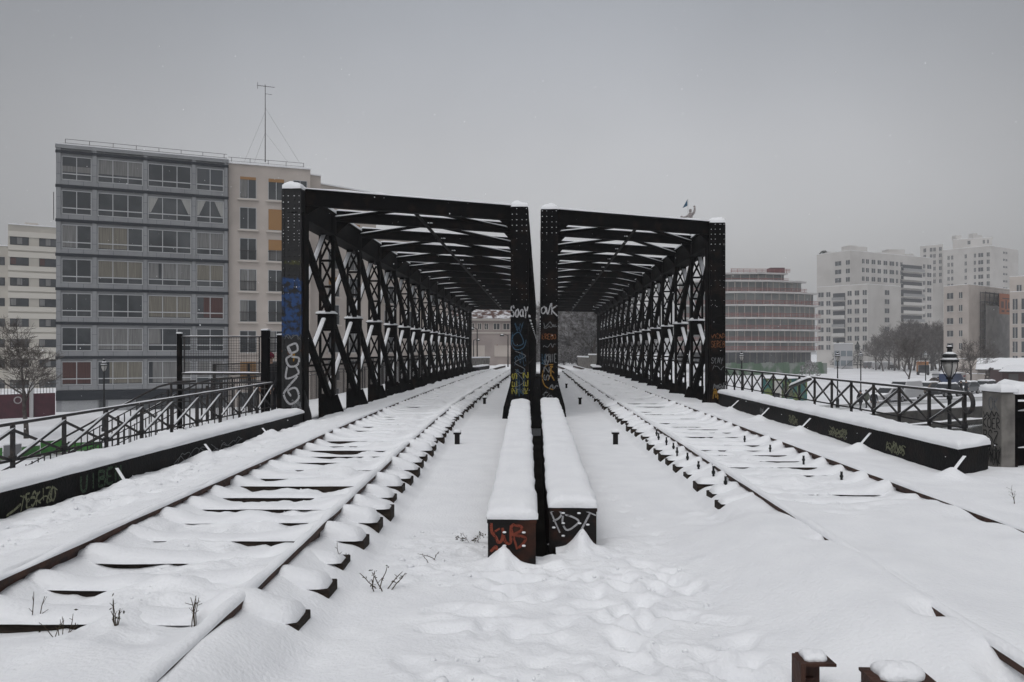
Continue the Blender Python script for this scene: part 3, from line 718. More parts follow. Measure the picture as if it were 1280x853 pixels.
# ================================================================ GIRDERS ON THE GROUND
def girder(name, label, poly, z0, z1, m, group, snow_h=.09, brace=None, nx=6, ny=50, lip=.02):
    """poly: 4 corners (near-left, near-right, far-right, far-left); z1 = (near, far) top"""
    zn, zf = z1
    t = thing(name, label, 'girder', (sum(p[0] for p in poly)/4, sum(p[1] for p in poly)/4, z0), group)
    mb = MB(); zz = (zn, zn, zf, zf)
    mb.hexa([(p[0], p[1], z0) for p in poly] + [(p[0], p[1], z-.025) for p, z in zip(poly, zz)])
    mb.build('girder_body', m, t)
    c = np.mean(np.array(poly), 0); ex = [(p[0]+(lip if p[0] > c[0] else -lip), p[1]+(lip if p[1] > c[1] else -lip)) for p in poly]
    mb = MB(); mb.hexa([(p[0], p[1], z-.025) for p, z in zip(ex, zz)] + [(p[0], p[1], z) for p, z in zip(ex, zz)]); mb.build('top_flange', m, t)
    mb = MB(); snow_quad(mb, [(p[0], p[1], z) for p, z in zip(ex, zz)], snow_h, .09, nx, ny, .012, int(abs(poly[0][0])*13)); mb.build('snow_cap', SNOW, t, smooth=True)
    for (A, B) in (brace or []):
        mb = MB(); A, B = Vector(A), Vector(B); mb.bar(A, B, .016, .012); b_ = mb.build('brace', m, t)
        d = (B-A).normalized(); sd = d.cross(Vector((0, 0, 1))).normalized()*.0075; up = sd.cross(d).normalized()*.008
        if up.z < 0: up = -up
        mb = MB(); snow_quad(mb, [A-sd+up, A+sd+up, B+sd+up, B-sd+up], .008, .0075, 2, 8, .004); mb.build('snow_strip', SNOW, b_, smooth=True)
    return t
gl = girder('bridge_girder', 'long black plate girder under snow along the left edge, pale tag near its front', [(-5.4, -1), (-4.78, -1), (-4.86, 16.2), (-5.4, 16.2)], -.9, (.04, .04), BLACKG, 'outer girders', .085,
            [((-4.76, 6.3+2.36*i+.15, -.03), (-4.56, 6.3+2.36*i, -.19)) for i in range(4)], ny=90)
gr = girder('bridge_girder', 'long black plate girder under snow along the right track, up to the pier', [(4.52, 8.75), (5.1, 9.25), (5.16, 20.7), (4.6, 20.7)], -.9, (.245, .24), BLACKG, 'outer girders', .085,
            [((4.52, 8.45+2.42*i+.2, .17), (4.24, 8.45+2.42*i, -.04)) for i in range(5)], ny=70)
bl = girder('middle_girder', 'left of the two middle girders, red tag on its end plate', [(-.39, 5.97), (-.03, 5.97), (-.24, 18.25), (-.64, 18.2)], -.9, (.04, .13), RUSTPLATE, 'middle girders', .08, lip=.006)
brr = girder('middle_girder', 'right of the two middle girders, white PST painted on its end plate', [(.075, 6.35), (.45, 6.35), (.43, 18.75), (.02, 18.7)], -.9, (.055, .14), RUSTPLATE, 'middle girders', .08, lip=.006)
s = Spray((-.39, 5.97, -.26), (1, 0, 0), (0, 0, 1), (0, -1, 0))
s.line([(.025, .29), (.03, .21), (.06, .17), (.08, .13), (.105, .15), (.12, .22)], .022); s.line([(.035, .2), (.09, .235)], .02); s.line([(.11, .24), (.13, .14), (.17, .13), (.175, .24), (.2, .27)], .022)
s.line([(.17, .26), (.22, .08)], .022); s.line([(.2, .26), (.25, .25), (.25, .22), (.2, .19), (.28, .17), (.27, .13), (.23, .09)], .02); s.line([(.02, .06), (.06, .1), (.07, .07)], .02)
s.build('graffiti_tag', SP_RED, bl)
s = Spray((.075, 6.35, -.26), (1, 0, 0), (0, 0, 1), (0, -1, 0))
s.line([(.012, .285), (.085, .12)], .017); s.line([(.012, .288), (.065, .302), (.098, .272), (.075, .235), (.03, .212)], .015); s.line([(.125, .265), (.19, .245), (.235, .21), (.19, .165), (.155, .145), (.13, .15), (.105, .2), (.11, .26)], .015)
s.line([(.29, .295), (.372, .26)], .015); s.line([(.325, .28), (.27, .175), (.225, .10)], .016); s.build('graffiti_tag', SP_WHITE, brr)
for g_, x0, y0, lst in ((bl, -.39, 5.97, [(.125, .2), (.27, .2), (.125, .1), (.27, .1)]), (brr, .075, 6.35, [(.11, .27), (.235, .27), (.035, .155), (.305, .18), (.11, .09), (.25, .09), (.11, .19), (.24, .19)])):
    for a, b in lst:
        mb = MB(); mb.blob((x0+a, y0-.006, -.26+b), (.014, .014, .014), 8, 5); r_ = mb.build('bolt_head', RUSTPLATE, g_, smooth=True)
        mb = MB(); mb.blob((x0+a, y0-.014, -.26+b+.009), (.016, .012, .008), 7, 4); mb.build('snow_dot', SNOW, r_, smooth=True)
s = Spray((-4.785, 7.05, -.2), (-.0046, 1, 0), (0, 0, 1), (1, 0, 0)); s.lift = .004
s.text('TESKIZO', .12, .05, .085, .13, .020, -.12, 0, .14); s.scrawl(.15, .05, .5, .12, .014, 9, 1); s.line([(-.08, .03), (.05, .07), (.12, .1)], .024); s.build('graffiti_tag', SP_GRN, gl)
s = Spray((-4.795, 8.15, -.2), (-.0046, 1, 0), (0, 0, 1), (1, 0, 0)); s.text('UIBEN', 0, .03, .15, .17, .035); s.build('graffiti_tag', SP_DKG, gl)
s = Spray((-4.82, 10.3, -.22), (-.0046, 1, 0), (0, 0, 1), (1, 0, 0)); s.scrawl(0, .03, 1., .14, .012, 9, 2); s.scrawl(1.2, .03, 1.2, .14, .012, 9, 2); s.build('graffiti_tag', SP_GREY, gl)
def rface(y): return 4.52 + (y-8.75)*(.08/11.95)
for (ya_, w_, m_, n_) in ((10.0, 1.0, SP_GRN, 5), (11.9, 1.3, SP_GRN, 6), (14.2, .9, SP_GRN, 5), (16.4, .5, SP_GREY, 3)):
    s = Spray((rface(ya_)-.003, ya_, -.2), (.0067, 1, 0), (0, 0, 1), (-1, 0, 0)); s.lift = .006
    s.scrawl(0, .20, w_*.55, .15, .016, 9, n_); s.build('graffiti_tag', m_, gr)
for x0, x1, lab in ((-5.1, -4.5, 'short snow topped girder past the far end of the left bridge'), (3.9, 4.5, 'short snow topped girder past the far end of the right bridge')):
    girder('bridge_girder', lab, [(x0, 58.5), (x1, 58.5), (x1+.3, 66), (x0+.3, 66)], -.9, (.16, .16), BLACKG, 'outer girders', .09, ny=20)
# ================================================================ RAILINGS
def snowline(mb, p, q, w, h, amp=.3, n=14, sd=1):
    p, q = Vector(p), Vector(q); d = (q-p).normalized(); sd_ = d.cross(Vector((0, 0, 1))).normalized()*w/2
    base = len(mb.v)
    for i in range(n+1):
        t = i/n; c = p*(1-t)+q*t; e = max(.15, 1+2*amp*float(fbm(t*(q-p).length*2.5, sd*3.1, sd, 3))) * min(1, min(t, 1-t)*20+.05)
        for j in range(5): tt = math.pi*j/4; mb.v.append(tuple(c + sd_*math.cos(tt) + Vector((0, 0, h*e*math.sin(tt)))))
    for i in range(n):
        for j in range(4): a = base+i*5+j; mb.f.append((a, a+1, a+6, a+5))
def cross_railing(label, x0, x1, y0, n, step, z_bot, zt0, zt1, snow_dir, grp='cross braced footway railings', volute=False):
    t = thing('cross_braced_railing', label, 'railing', (x0, y0, z_bot), grp)
    L = n*step
    def X(y): return x0+(x1-x0)*(y-y0)/L
    def ZT_(y): return zt0+(zt1-zt0)*(y-y0)/L
    mb = MB(); mb.tube([(X(y0-.1), y0-.1, zt0), (X(y0+L), y0+L, zt1)], .019, 8); tr = mb.build('top_rail', IRON, t)
    mb = MB(); snowline(mb, (X(y0-.1), y0-.1, zt0+.016), (X(y0+L), y0+L, zt1+.016), .03, .012, .3, 60); mb.build('snow_strip', SNOW, tr, smooth=True)
    for i in range(n+1):
        y = y0+i*step; x = X(y); mb = MB(); mb.box(x-.018, x+.018, y-.018, y+.018, z_bot-.5, ZT_(y)-.012); mb.lathe([(.04, 0), (.04, .05)], (x, y, z_bot+.10), 8)
        mb.build('railing_post', IRON, t)
        if i < n:
            a = (x+.012, y, z_bot+.1); b = (X(y+step)+.012, y+step, ZT_(y+step)-.06); c = (x-.012, y, ZT_(y)-.06); d = (X(y+step)-.012, y+step, z_bot+.1)
            mb = MB(); mb.bar(a, b, .018, .026); mb.bar(c, d, .018, .026); br_ = mb.build('cross_brace', IRON, t)
            mb = MB()
            if snow_dir > 0: snowline(mb, (a[0], a[1], a[2]+.02), (b[0], b[1], b[2]+.02), .026, .012, .25, 12, i+1)
            else: snowline(mb, (c[0], c[1], c[2]+.02), (d[0], d[1], d[2]+.02), .024, .010, .4, 12, i+1)
            mb.build('snow_strip', SNOW, br_, smooth=True)
    mb = MB(); mb.tube([(X(y0), y0, z_bot+.1), (X(y0+L), y0+L, z_bot+.1)], .013, 6); mb.build('bottom_rail', IRON, t)
    if volute:
        mb = MB(); pts = [(x0, y0-.08-.13*math.sin(a)*(1-.06*a), zt0-.13+.13*math.cos(a)*(1-.06*a)) for a in np.linspace(0, 5.2, 18)]
        mb.tube(pts, .028, 8); mb.build('scroll_end', IRON, t)
    return t
cross_railing('iron cross braced railing behind the left girder with snowy bars', -5.52, -5.55, 6.35, 11, .908, .06, .52, .66, 1)
cross_railing('iron cross braced railing behind the right girder ending in a scroll', 5.36, 5.36, 10.25, 15, .915, .24, .78, .82, -1, volute=True)
# snowy hand bar leaning from the right railing
t = thing('snowy_hand_bar', 'slanting hand bar thick with snow behind the middle of the right railing', 'handrail', P(1012, 474, 14.9))
mb = MB(); a, b = P(1013, 474, 14.6), P(988, 484, 15.6); mb.tube([a, b], .03, 8); mb.build('bar', IRON, t)
mb = MB(); snowline(mb, (a[0], a[1], a[2]+.02), (b[0], b[1], b[2]+.02), .08, .06, .2, 14); mb.build('snow_strip', SNOW, t, smooth=True)

# ---- footbridge at the left: mesh gate, baluster railing, stairs
FY = 16.9
tx = P(217, 418, 16.6)[0]
t = thing('mesh_barrier', 'high wire mesh barrier panel with snowy frame beside the left bridge', 'barrier', (tx, FY, -.4))
xL, xR1, xR2 = P(217.5, 0, 16.9)[0], P(325, 0, 16.75)[0], P(344, 0, 16.7)[0]
def ZF(py, d=16.8): return Z(py, d)
for (x, w, zt, lab) in ((xL, .085, ZF(417), None), (xR1, .15, ZF(413), None), (xR2, .14, ZF(419), None)):
    mb = MB(); mb.box(x-w/2, x+w/2, FY-w/2, FY+w/2, -.8, zt); p = mb.build('barrier_post', BLACK, t)
    mb = MB(); snow_quad(mb, [(x-w/2, FY-w/2, zt), (x+w/2, FY-w/2, zt), (x+w/2, FY+w/2, zt), (x-w/2, FY+w/2, zt)], .03, .03, 2, 2, .004); mb.build('snow_cap', SNOW, p, smooth=True)
zt, zb = ZF(420), ZF(468)
mb = MB(); mb.box(xL+.05, xR1-.075, FY-.015, FY+.015, zt-.03, zt); mb.box(xL+.05, xR1-.075, FY-.015, FY+.015, zb-.02, zb+.02); mb.box(xL+.09, xL+.115, FY-.012, FY+.012, zb+.02, zt-.03); mb.box(xR1-.15, xR1-.125, FY-.012, FY+.012, zb+.02, zt-.03)
mb.box(xR1+.075, xR2-.07, FY-.012, FY+.012, zt-.05, zt-.02)
fr = mb.build('panel_frame', IRON, t)
mb = MB(); snowline(mb, (xL+.05, FY, zt), (xR1-.08, FY, zt), .03, .012, .5, 40); snowline(mb, (xL+.05, FY, zb+.02), (xR1-.08, FY, zb+.02), .03, .03, .3, 40); mb.build('snow_strip', SNOW, fr, smooth=True)
mb = MB(); k = 0.0
x = xL+.14
while x < xR2-.08:
    if not (xR1-.12 < x < xR1+.08): mb.tube([(x, FY, zb if x < xR1 else zb-.1), (x, FY, zt-.03)], .0035, 4, False)
    x += .055
z = zb+.05
while z < zt-.04: mb.tube([(xL+.12, FY, z), (xR1-.12, FY, z)], .0035, 4, False); mb.tube([(xR1+.08, FY, z), (xR2-.07, FY, z)], .0035, 4, False); z += .055
mb.build('wire_mesh', IRON, t)
# deck of the footbridge and its balustrade
t = thing('footbridge', 'iron footbridge with vertical balusters running beside the left bridge', 'footbridge', (-7, 18, -.6))
mb = MB(); mb.prism([(-7.9, 16.2), (-5.75, 16.2), (-5.75, 58), (-7.9, 58)], 'z', -.75, -.42); mb.build('deck', BLACKG, t)
mb = MB(); snow_quad(mb, [(-7.9, 16.2, -.42), (-5.75, 16.2, -.42), (-5.75, 58, -.42), (-7.9, 58, -.42)], .08, .1, 6, 40, .02); mb.build('snow_cap', SNOW, t, smooth=True)
def balusters(mb, a, b, zt, step=.13, hoops=True, z0=-.38):
    a, b = Vector(a), Vector(b); n = max(2, int((b-a).length/step))
    for i in range(n+1):
        p = a.lerp(b, i/n); q = .018 if i % 8 == 0 else .009
        mb.bar((p.x, p.y, p.z+z0+.0), (p.x, p.y, p.z+zt), q*2, q*2, (0, 1, 0))
        if hoops and i < n and i % 2 == 0:
            r = a.lerp(b, min(1, (i+1)/n)); c = (p+r)/2; d = (r-p)*.95
            pts = [c + d*math.cos(s) + Vector((0, 0, z0+.16-.12*math.sin(s))) for s in np.linspace(0, math.pi, 8)]
            mb.tube(pts, .008, 5)
mb = MB(); balusters(mb, (-7.8, 16.6, 0), (-5.8, 16.6, 0), .62); mb.build('baluster_panel', IRON, t)
mb = MB(); mb.tube([(-7.8, 16.6, .62), (-5.75, 16.6, .66)], .02, 8); mb.tube([(-7.8, 16.6, .5), (-5.75, 16.6, .52)], .012, 6); mb.build('handrail', IRON, t)
for xx in (-7.85,):
    mb = MB(); balusters(mb, (xx, 18.8, 0), (xx, 57, 0), .62, .16, False); mb.tube([(xx, 18.8, .62), (xx, 57, .62)], .02, 8); mb.tube([(xx, 18.8, .5), (xx, 57, .5)], .012, 6)
    mb.build('baluster_panel', IRON, t)
mb = MB()
for y in np.arange(19, 57, 2.3): mb.box(-7.9, -7.84, y-.03, y+.03, -.4, 1.0)
mb.tube([(-7.87, 19, .99), (-7.87, 57, .99)], .018, 6); z = .65
while z < .98: mb.tube([(-7.87, 19, z), (-7.87, 57, z)], .004, 4, False); z += .055
y = 19.
while y < 57: mb.tube([(-7.87, y, .62), (-7.87, y, .98)], .004, 4, False); y += .07
mb.build('mesh_screen', IRON, t)
# stairs going down to the left quay
t = thing('footbridge_stairs', 'snowy iron stair with curved handrails descending left from the footbridge', 'staircase', (-9.5, 17.6, -2))
x0, x1, z0_, z1_ = -7.9, -14.2, -.42, -3.7; ns = 20
mb = MB(); sn = MB()
for i in range(ns):
    xa_ = x0+(x1-x0)*i/ns; xb_ = x0+(x1-x0)*(i+1)/ns; zz = z0_+(z1_-z0_)*(i+1)/ns
    mb.box(xb_, xa_+.04, 16.75, 18.55, zz-.05, zz); snow_quad(sn, [(xb_, 16.75, zz), (xa_, 16.75, zz), (xa_, 18.55, zz), (xb_, 18.55, zz)], .06, .05, 3, 6, .01, i)
for yy in (16.7, 18.6): mb.bar((x0, yy, z0_-.1), (x1, yy, z1_-.1), .04, .24)
mb.build('steps', BLACKG, t); sn.build('snow_cap', SNOW, t, smooth=True)
for yy in (16.66, 18.64):
    mb = MB(); dz = (z1_-z0_)
    bend = [(x0+.6, yy, z0_+1.1), (x0+.2, yy, z0_+1.08), (x0-.2, yy, z0_+.98), (x0-.6, yy, z0_+.78)]
    end = (x1, yy, z1_+1.0)
    mb.tube(bend+[end], .022, 8); mb.tube([(p[0], p[1], p[2]-.18) for p in bend+[end]], .013, 6); mb.tube([(p[0], p[1], p[2]-.42) for p in bend+[end]], .013, 6)
    a = Vector((x0, yy, z0_)); b = Vector((x1, yy, z1_)); balusters(mb, a, b, .92, .15, True, .02)
    hr = mb.build('stair_railing', IRON, t)
    mb = MB(); snowline(mb, (bend[3][0], yy, bend[3][2]+.016), (end[0], yy, end[2]+.016), .028, .014, .4, 40); mb.build('snow_strip', SNOW, hr, smooth=True)

# ---- graffitied pier and the barred gate at the right edge
t = thing('concrete_pier', 'grey concrete pier covered in black tags under a thick cap of snow', 'pier', P(1247, 588, 9.4))
x0, y0 = XY(1252, 9.4); x1, _ = XY(1269, 9.4); zt = Z(491, 9.4)
mb = MB(); mb.box(x0, x1, y0, y0+.42, -.6, zt); mb.build('shaft', CONC, t, bevel=.012)
mb = MB(); snow_quad(mb, [(x0-.02, y0-.02, zt), (x1+.02, y0-.02, zt), (x1+.02, y0+.44, zt), (x0-.02, y0+.44, zt)], .085, .08, 5, 5, .012, 3); mb.build('snow_cap', SNOW, t, smooth=True)
s = Spray((x0, y0+.41, -.08), (0, -1, 0), (0, 0, 1), (-1, 0, 0)); s.text('WOK', .03, .68, .10, .16, .022); s.build('graffiti_tag', SP_GREY, t)
s = Spray((x0, y0+.41, -.08), (0, -1, 0), (0, 0, 1), (-1, 0, 0)); s.text('KOER', .02, .46, .085, .12, .016); s.text('BSZ', .03, .28, .10, .15, .016); s.scrawl(.02, .02, .36, .27, .014, 8, 4); s.scrawl(.03, .57, .33, .1, .014, 7, 2); s.build('graffiti_tag', SP_BLK, t)
t = thing('barred_gate', 'dark barred gate with snow on its rails beside the tagged pier', 'gate', (x1+.9, y0+.1, -.3))
gx0, gx1, gy = x1+.03, x1+2.6, y0+.16
mb = MB(); mb.box(gx0, gx0+.07, gy-.04, gy+.04, -.5, zt-.03); mb.box(gx1-.07, gx1, gy-.04, gy+.04, -.5, zt-.03); mb.box(gx0+.07, gx1-.07, gy-.03, gy+.03, zt-.09, zt-.03); mb.build('gate_frame', BLACK, t)
for zz in (.56, .12, -.2):
    mb = MB(); mb.box(gx0+.07, gx1-.07, gy-.02, gy+.02, zz-.03, zz+.03); r_ = mb.build('crossbar', BLACK, t)
    mb = MB(); snowline(mb, (gx0+.07, gy, zz+.03), (gx1-.07, gy, zz+.03), .04, .035, .4, 30, int(zz*10)); mb.build('snow_strip', SNOW, r_, smooth=True)
for i in range(9):
    xx = gx0+.17+i*.27; mb = MB(); mb.box(xx-.014, xx+.014, gy-.05, gy-.022, -.4, zt-.1); mb.build('gate_bar', IRON, t)
mb = MB(); mb.box(gx0+.08, gx1-.08, gy+.05, gy+.07, -.5, zt-.12); mb.build('back_panel', BLACKG, t)
mb = MB(); snow_quad(mb, [(gx0-.05, gy-.16, zt-.02), (gx1, gy-.16, zt-.02), (gx1, gy+.3, zt-.02), (gx0-.05, gy+.3, zt-.02)], .12, .1, 16, 5, .015, 7); mb.build('snow_cap', SNOW, t, smooth=True)

# ---- dry plants poking out of the snow
TWIG = mat('dry_stem', (.06, .045, .03), .9, spec=.1); LEAFD = mat('dry_leaf', (.035, .038, .022), .9, spec=.1, noise=20, c2=(.07, .055, .035))
def gz(x, y): return float(ground(np.array([x]), np.array([y]))[0])
def weed(px, py, lab, n, h, spread, leaves=0, lean=0., r=.0022, dep=None):
    g0 = None; d = (CZ+.25)*F/(py-HY)
    for _ in range(6):
        x, y = XY(px, d); d = (CZ-gz(x, y))*F/(py-HY)
    x, y = XY(px, d); zz = gz(x, y)
    t = thing('dry_weed', lab, 'weed', (x, y, zz), 'dry weeds in the snow')
    mb = MB(); lf = MB()
    for i in range(n):
        a = rnd.uniform(0, 6.28); sp = spread*rnd.uniform(.3, 1); hh = h*rnd.uniform(.5, 1)
        bx_, by_ = x+rnd.uniform(-1, 1)*spread*.5, y+rnd.uniform(-.5, .5)*spread*.5
        pts = [(bx_, by_, zz-.03)]
        for k in range(1, 5): pts.append((bx_+(math.cos(a)*sp+lean*h)*k/4+rnd.uniform(-.006, .006), by_+math.sin(a)*sp*k/4, zz-.03+(hh+.03)*(k/4)**(.9 if sp < h else .6)))
        mb.tube(pts, [r, r*.9, r*.8, r*.7, r*.5], 5)
        for k in range(2):
            p = Vector(pts[2+k]); q = p+Vector((rnd.uniform(-1, 1), rnd.uniform(-1, 1), rnd.uniform(.2, 1)))*h*.18; mb.tube([p, q], [r*.6, r*.4], 4)
        for k in range(leaves):
            p = Vector(pts[rnd.choice((2, 3, 4))])+Vector([rnd.uniform(-.02, .02) for _ in range(3)]); u = Vector([rnd.uniform(-1, 1) for _ in range(3)]).normalized()*.011; v = u.cross(Vector([rnd.uniform(-1, 1) for _ in range(3)])).normalized()*.005
            lf.add([p-u, p+v, p+u, p-v], [(0, 1, 2, 3)])
    mb.build('stems', TWIG, t); lf.build('leaves', LEAFD, t)
weed(476, 738, 'broken dry twigs with a hanging brown leaf left of the middle girders', 7, .15, .15, 4, .15, .0042)
weed(588, 676, 'leafy dry shoot touching the red tagged girder end', 7, .10, .13, 9, 0, .002)
weed(143, 782, 'cluster of tall dry stalks between the left rails', 5, .14, .03, 2, 0, .003)
weed(42, 788, 'single bent dry stalk at the lower left', 2, .22, .03, 0, .12, .003)
weed(75, 795, 'small curled dry tuft at the lower left', 6, .09, .07, 1, 0, .0025)
weed(243, 783, 'thin upright stems beside the left track\'s drift covered rail', 5, .17, .04, 0, 0, .003)
weed(428, 705, 'two bent stems beside the sleeper ends', 2, .16, .07, 0, -.1, .003)
weed(535, 698, 'arched dry twig lying on the snow near the middle', 3, .09, .2, 0, 0, .003)
weed(1268, 630, 'tiny dry stalk in the snow before the barred gate', 3, .2, .03)
# ================================================================ THE TOWN: ground, canal, quays
GZ, WZ = -3.7, -4.85
def quay_y(x): return 45.5+.68*x
farp = [(-900, quay_y(-45)), (-45, quay_y(-45)), (75, quay_y(75)), (900, 110), (900, 1500), (-900, 1500)]
mb = MB(); mb.add([(x, y, GZ) for x, y in farp], [tuple(range(6))])
mb.add([(-900, -60, GZ), (900, -60, GZ), (900, 60, GZ), (75, 53, GZ), (-5, 13, GZ), (-45, -7, GZ), (-900, -9, GZ)], [tuple(range(7))])
o = mb.build('snow_field', SNOWFAR); props(o, kind='structure', label='snow covered quays and open ground of the town')
mb = MB()
for (a, b) in (((-45, quay_y(-45)), (75, quay_y(75))),):
    mb.add([(a[0], a[1], WZ-1), (b[0], b[1], WZ-1), (b[0], b[1], GZ+.12), (a[0], a[1], GZ+.12), (a[0], a[1]+.6, GZ+.12), (b[0], b[1]+.6, GZ+.12), (a[0], a[1]+.6, GZ-.4), (b[0], b[1]+.6, GZ-.4)], [(0, 1, 2, 3), (3, 2, 5, 4), (4, 5, 7, 6)])
    mb.add([(a[0], a[1]-.5, WZ-1), (b[0], b[1]-.5, WZ-1), (b[0], b[1]-.5, WZ+.25), (a[0], a[1]-.5, WZ+.25), (a[0], a[1]-.02, WZ+.25), (b[0], b[1]-.02, WZ+.25)], [(0, 1, 2, 3), (3, 2, 5, 4)])
mb.add([(-45, -7, WZ-1), (-5, 13, WZ-1), (75, 53, WZ-1), (75, 53, GZ), (-5, 13, GZ), (-45, -7, GZ)], [(0, 1, 4, 5), (1, 2, 3, 4)])
t = mb.build('quay_wall', STONE); props(t, 'dark stone quay wall along the canal', 'quay wall')
mb = MB(); snowline(mb, (-45, quay_y(-45)-.25, WZ+.25), (75, quay_y(75)-.25, WZ+.25), .4, .12, .5, 160); mb.build('ledge_snow', SNOW, t, smooth=True)
WATER = mat('canal_water', (.03, .035, .033), .08, spec=.5, bump=.06, bscale=2.5)
mb = MB(); mb.add([(-200, -90, WZ), (200, 110, WZ), (200, 190, WZ), (-200, -85, WZ)], [(0, 1, 2, 3)])
mb.v = [(-45, -8, WZ), (76, 53, WZ), (76, quay_y(76), WZ), (-45, quay_y(-45), WZ)]
o = mb.build('canal_water', WATER); props(o, kind='structure', label='dark green grey canal water')
ROAD = mat('slushy_road', (.55, .56, .57), .8, noise=.8, c2=(.2, .2, .2), lo=.42, hi=.62, stretch=(.15, 1, 1), spec=.2)
mb = MB(); d = Vector((1, .68, 0)).normalized(); n = Vector((-d.y, d.x, 0))
def strip(a, b, w0, w1, z):
    a, b = Vector((a, quay_y(a), z)), Vector((b, quay_y(b), z)); mb.add([a+n*w0, b+n*w0, b+n*w1, a+n*w1], [(0, 1, 2, 3)])
strip(-44, 74, 5.5, 9.5, GZ+.02); o = mb.build('quay_road', ROAD); props(o, kind='structure', label='slushy road along the quay')

# ================================================================ LAMPS
GLASSLAMP = mat('frosted_lamp_glass', (.42, .41, .39), .25, spec=.5)
def make_lamp():
    t = thing('street_lamp', 'x', 'street lamp')
    mb = MB(); H = 4.15
    mb.lathe([(.17, 0), (.17, .25), (.13, .3), (.14, .8), (.10, .85), (.075, 1.0), (.06, 1.3), (.05, H-.6), (.075, H-.58), (.075, H-.5), (.05, H-.46), (.045, H-.05), (.09, H-.03), (.09, H+.02)], n=12); mb.build('post', DARKIRON, t, smooth=False)
    h = H
    mb = MB(); mb.lathe([(.05, h+0.026), (.085, h+0.088), (.135, h+0.194), (.17, h+0.317), (.185, h+0.440)], n=16); mb.build('glass_bowl', GLASSLAMP, t, smooth=True)
    mb = MB()
    for k in range(4):
        a = k*math.pi/2+.6
        mb.tube([(r*math.cos(a), r*math.sin(a), h+z*.88) for r, z in ((.06, .0), (.12, .09), (.175, .22), (.205, .36), (.205, .5))], .014, 6)
    mb.build('frame_ribs', DARKIRON, t)
    mb = MB(); mb.lathe([(.225, h+0.440), (.24, h+0.466), (.225, h+0.493), (.17, h+0.528), (.15, h+0.563), (.185, h+0.581), (.19, h+0.616), (.15, h+0.660), (.09, h+0.695), (.065, h+0.722), (.06, h+0.818), (.085, h+0.827), (.085, h+0.854), (.05, h+0.880), (.02, h+0.933)], n=16); cp = mb.build('cap', DARKIRON, t)
    mb = MB(); mb.lathe([(.21, h+0.497), (.19, h+0.528), (.155, h+0.559)], n=16); mb.lathe([(.165, h+0.656), (.13, h+0.686), (.085, h+0.713), (.07, h+0.717)], n=16); mb.lathe([(.075, h+0.858), (.06, h+0.880), (.03, h+0.906)], n=12); mb.build('snow_cap', SNOW, cp, smooth=True)
    return t
lamp0 = make_lamp(); first = True
LAMPS = [(1187, 22.0, 1.64, 'street lamp with round glass bowl close behind the right railing'),
         (1047, 71, None, 'tall lamp on the quay left of the walking people'), (1076, 79, None, 'tall lamp on the quay behind the walking people'),
         (927, 73, None, 'lamp close to the right bridge before the green hoarding'), (130, 50, 1.0, 'slim lamp standing before the blue grey block'),
         (1157, 96, None, 'distant lamp beside the orange truck'), (864, 62, None, 'lamp seen through the lattice of the right bridge')]
for px, d, zt, lab in LAMPS:
    t = lamp0 if first else copy_tree(lamp0); first = False
    x, y = XY(px, d); props(t, lab, 'street lamp', 'old street lamps'); 
    s = 1.0
    if zt is not None: s = (zt-GZ)/5.21 if px != 1187 else 1.0
    t.location = (x, y, GZ) if px != 1187 else (x, y, zt-5.21); t.scale = (s, s, s)
    t.rotation_euler = (0, 0, rnd.uniform(0, 1))
# modern lamps beyond the far end of the bridge
def modern_lamp(px, d, pyt, lab, arm):
    x, y = XY(px, d); zt = Z(pyt, d); zb = -.36
    t = thing('modern_street_lamp', lab, 'street lamp', (x, y, zb), 'modern lamps')
    mb = MB(); mb.tube([(x, y, zb), (x, y, zt)], [.07, .045], 8); mb.tube([(x, y, zt-.1), (x+arm*.5, y, zt+.1), (x+arm, y, zt+.05)], .03, 6); mb.build('post', DARKIRON, t)
    mb = MB(); mb.lathe([(.22, -.12), (.2, 0), (.06, .08)], (x+arm, y, zt), 10); mb.build('lamp_head', DARKIRON, t)
    mb = MB(); mb.lathe([(.18, .015), (.06, .1)], (x+arm, y, zt), 10); mb.build('snow_cap', SNOW, t)
modern_lamp(596.5, 76, 411, 'dark lamp post before the tiled roof building', -.5); modern_lamp(635, 80, 419, 'lamp with snowy head before the tiled roof building', -.6); modern_lamp(592, 88, 425, 'short far lamp post at the edge of the left bridge opening', .5)

# ================================================================ BUILDINGS
class Fac:
    def __init__(s, p0, p1, d0=None, d1=None):
        s.p0, s.p1 = Vector((*p0, 0)), Vector((*p1, 0)); s.d = s.p1-s.p0; s.L = s.d.length; s.d.normalize(); s.n = Vector((s.d.y, -s.d.x, 0))   # n points to the viewer side when p0 is left
    def at(s, a, z, o=0): v = s.p0+s.d*a+s.n*o; return Vector((v.x, v.y, z))
    def s_px(s, px):  # along the facade at photo column px
        k = (px-640)/F
        def ud(p): return (p.x*CT+p.y*ST, -p.x*ST+p.y*CT)
        u0, d0 = ud(s.p0); u1, d1 = ud(s.p1); t = (k*d0-u0)/((u1-u0)-k*(d1-d0)); return t*s.L
    def box(s, mb, a0, a1, z0, z1, o0, o1):
        P_ = s.at; return mb.hexa([P_(a0, z0, o1), P_(a1, z0, o1), P_(a1, z0, o0), P_(a0, z0, o0), P_(a0, z1, o1), P_(a1, z1, o1), P_(a1, z1, o0), P_(a0, z1, o0)])
def facxy(px0, d0, px1, d1): return Fac(XY(px0, d0), XY(px1, d1))
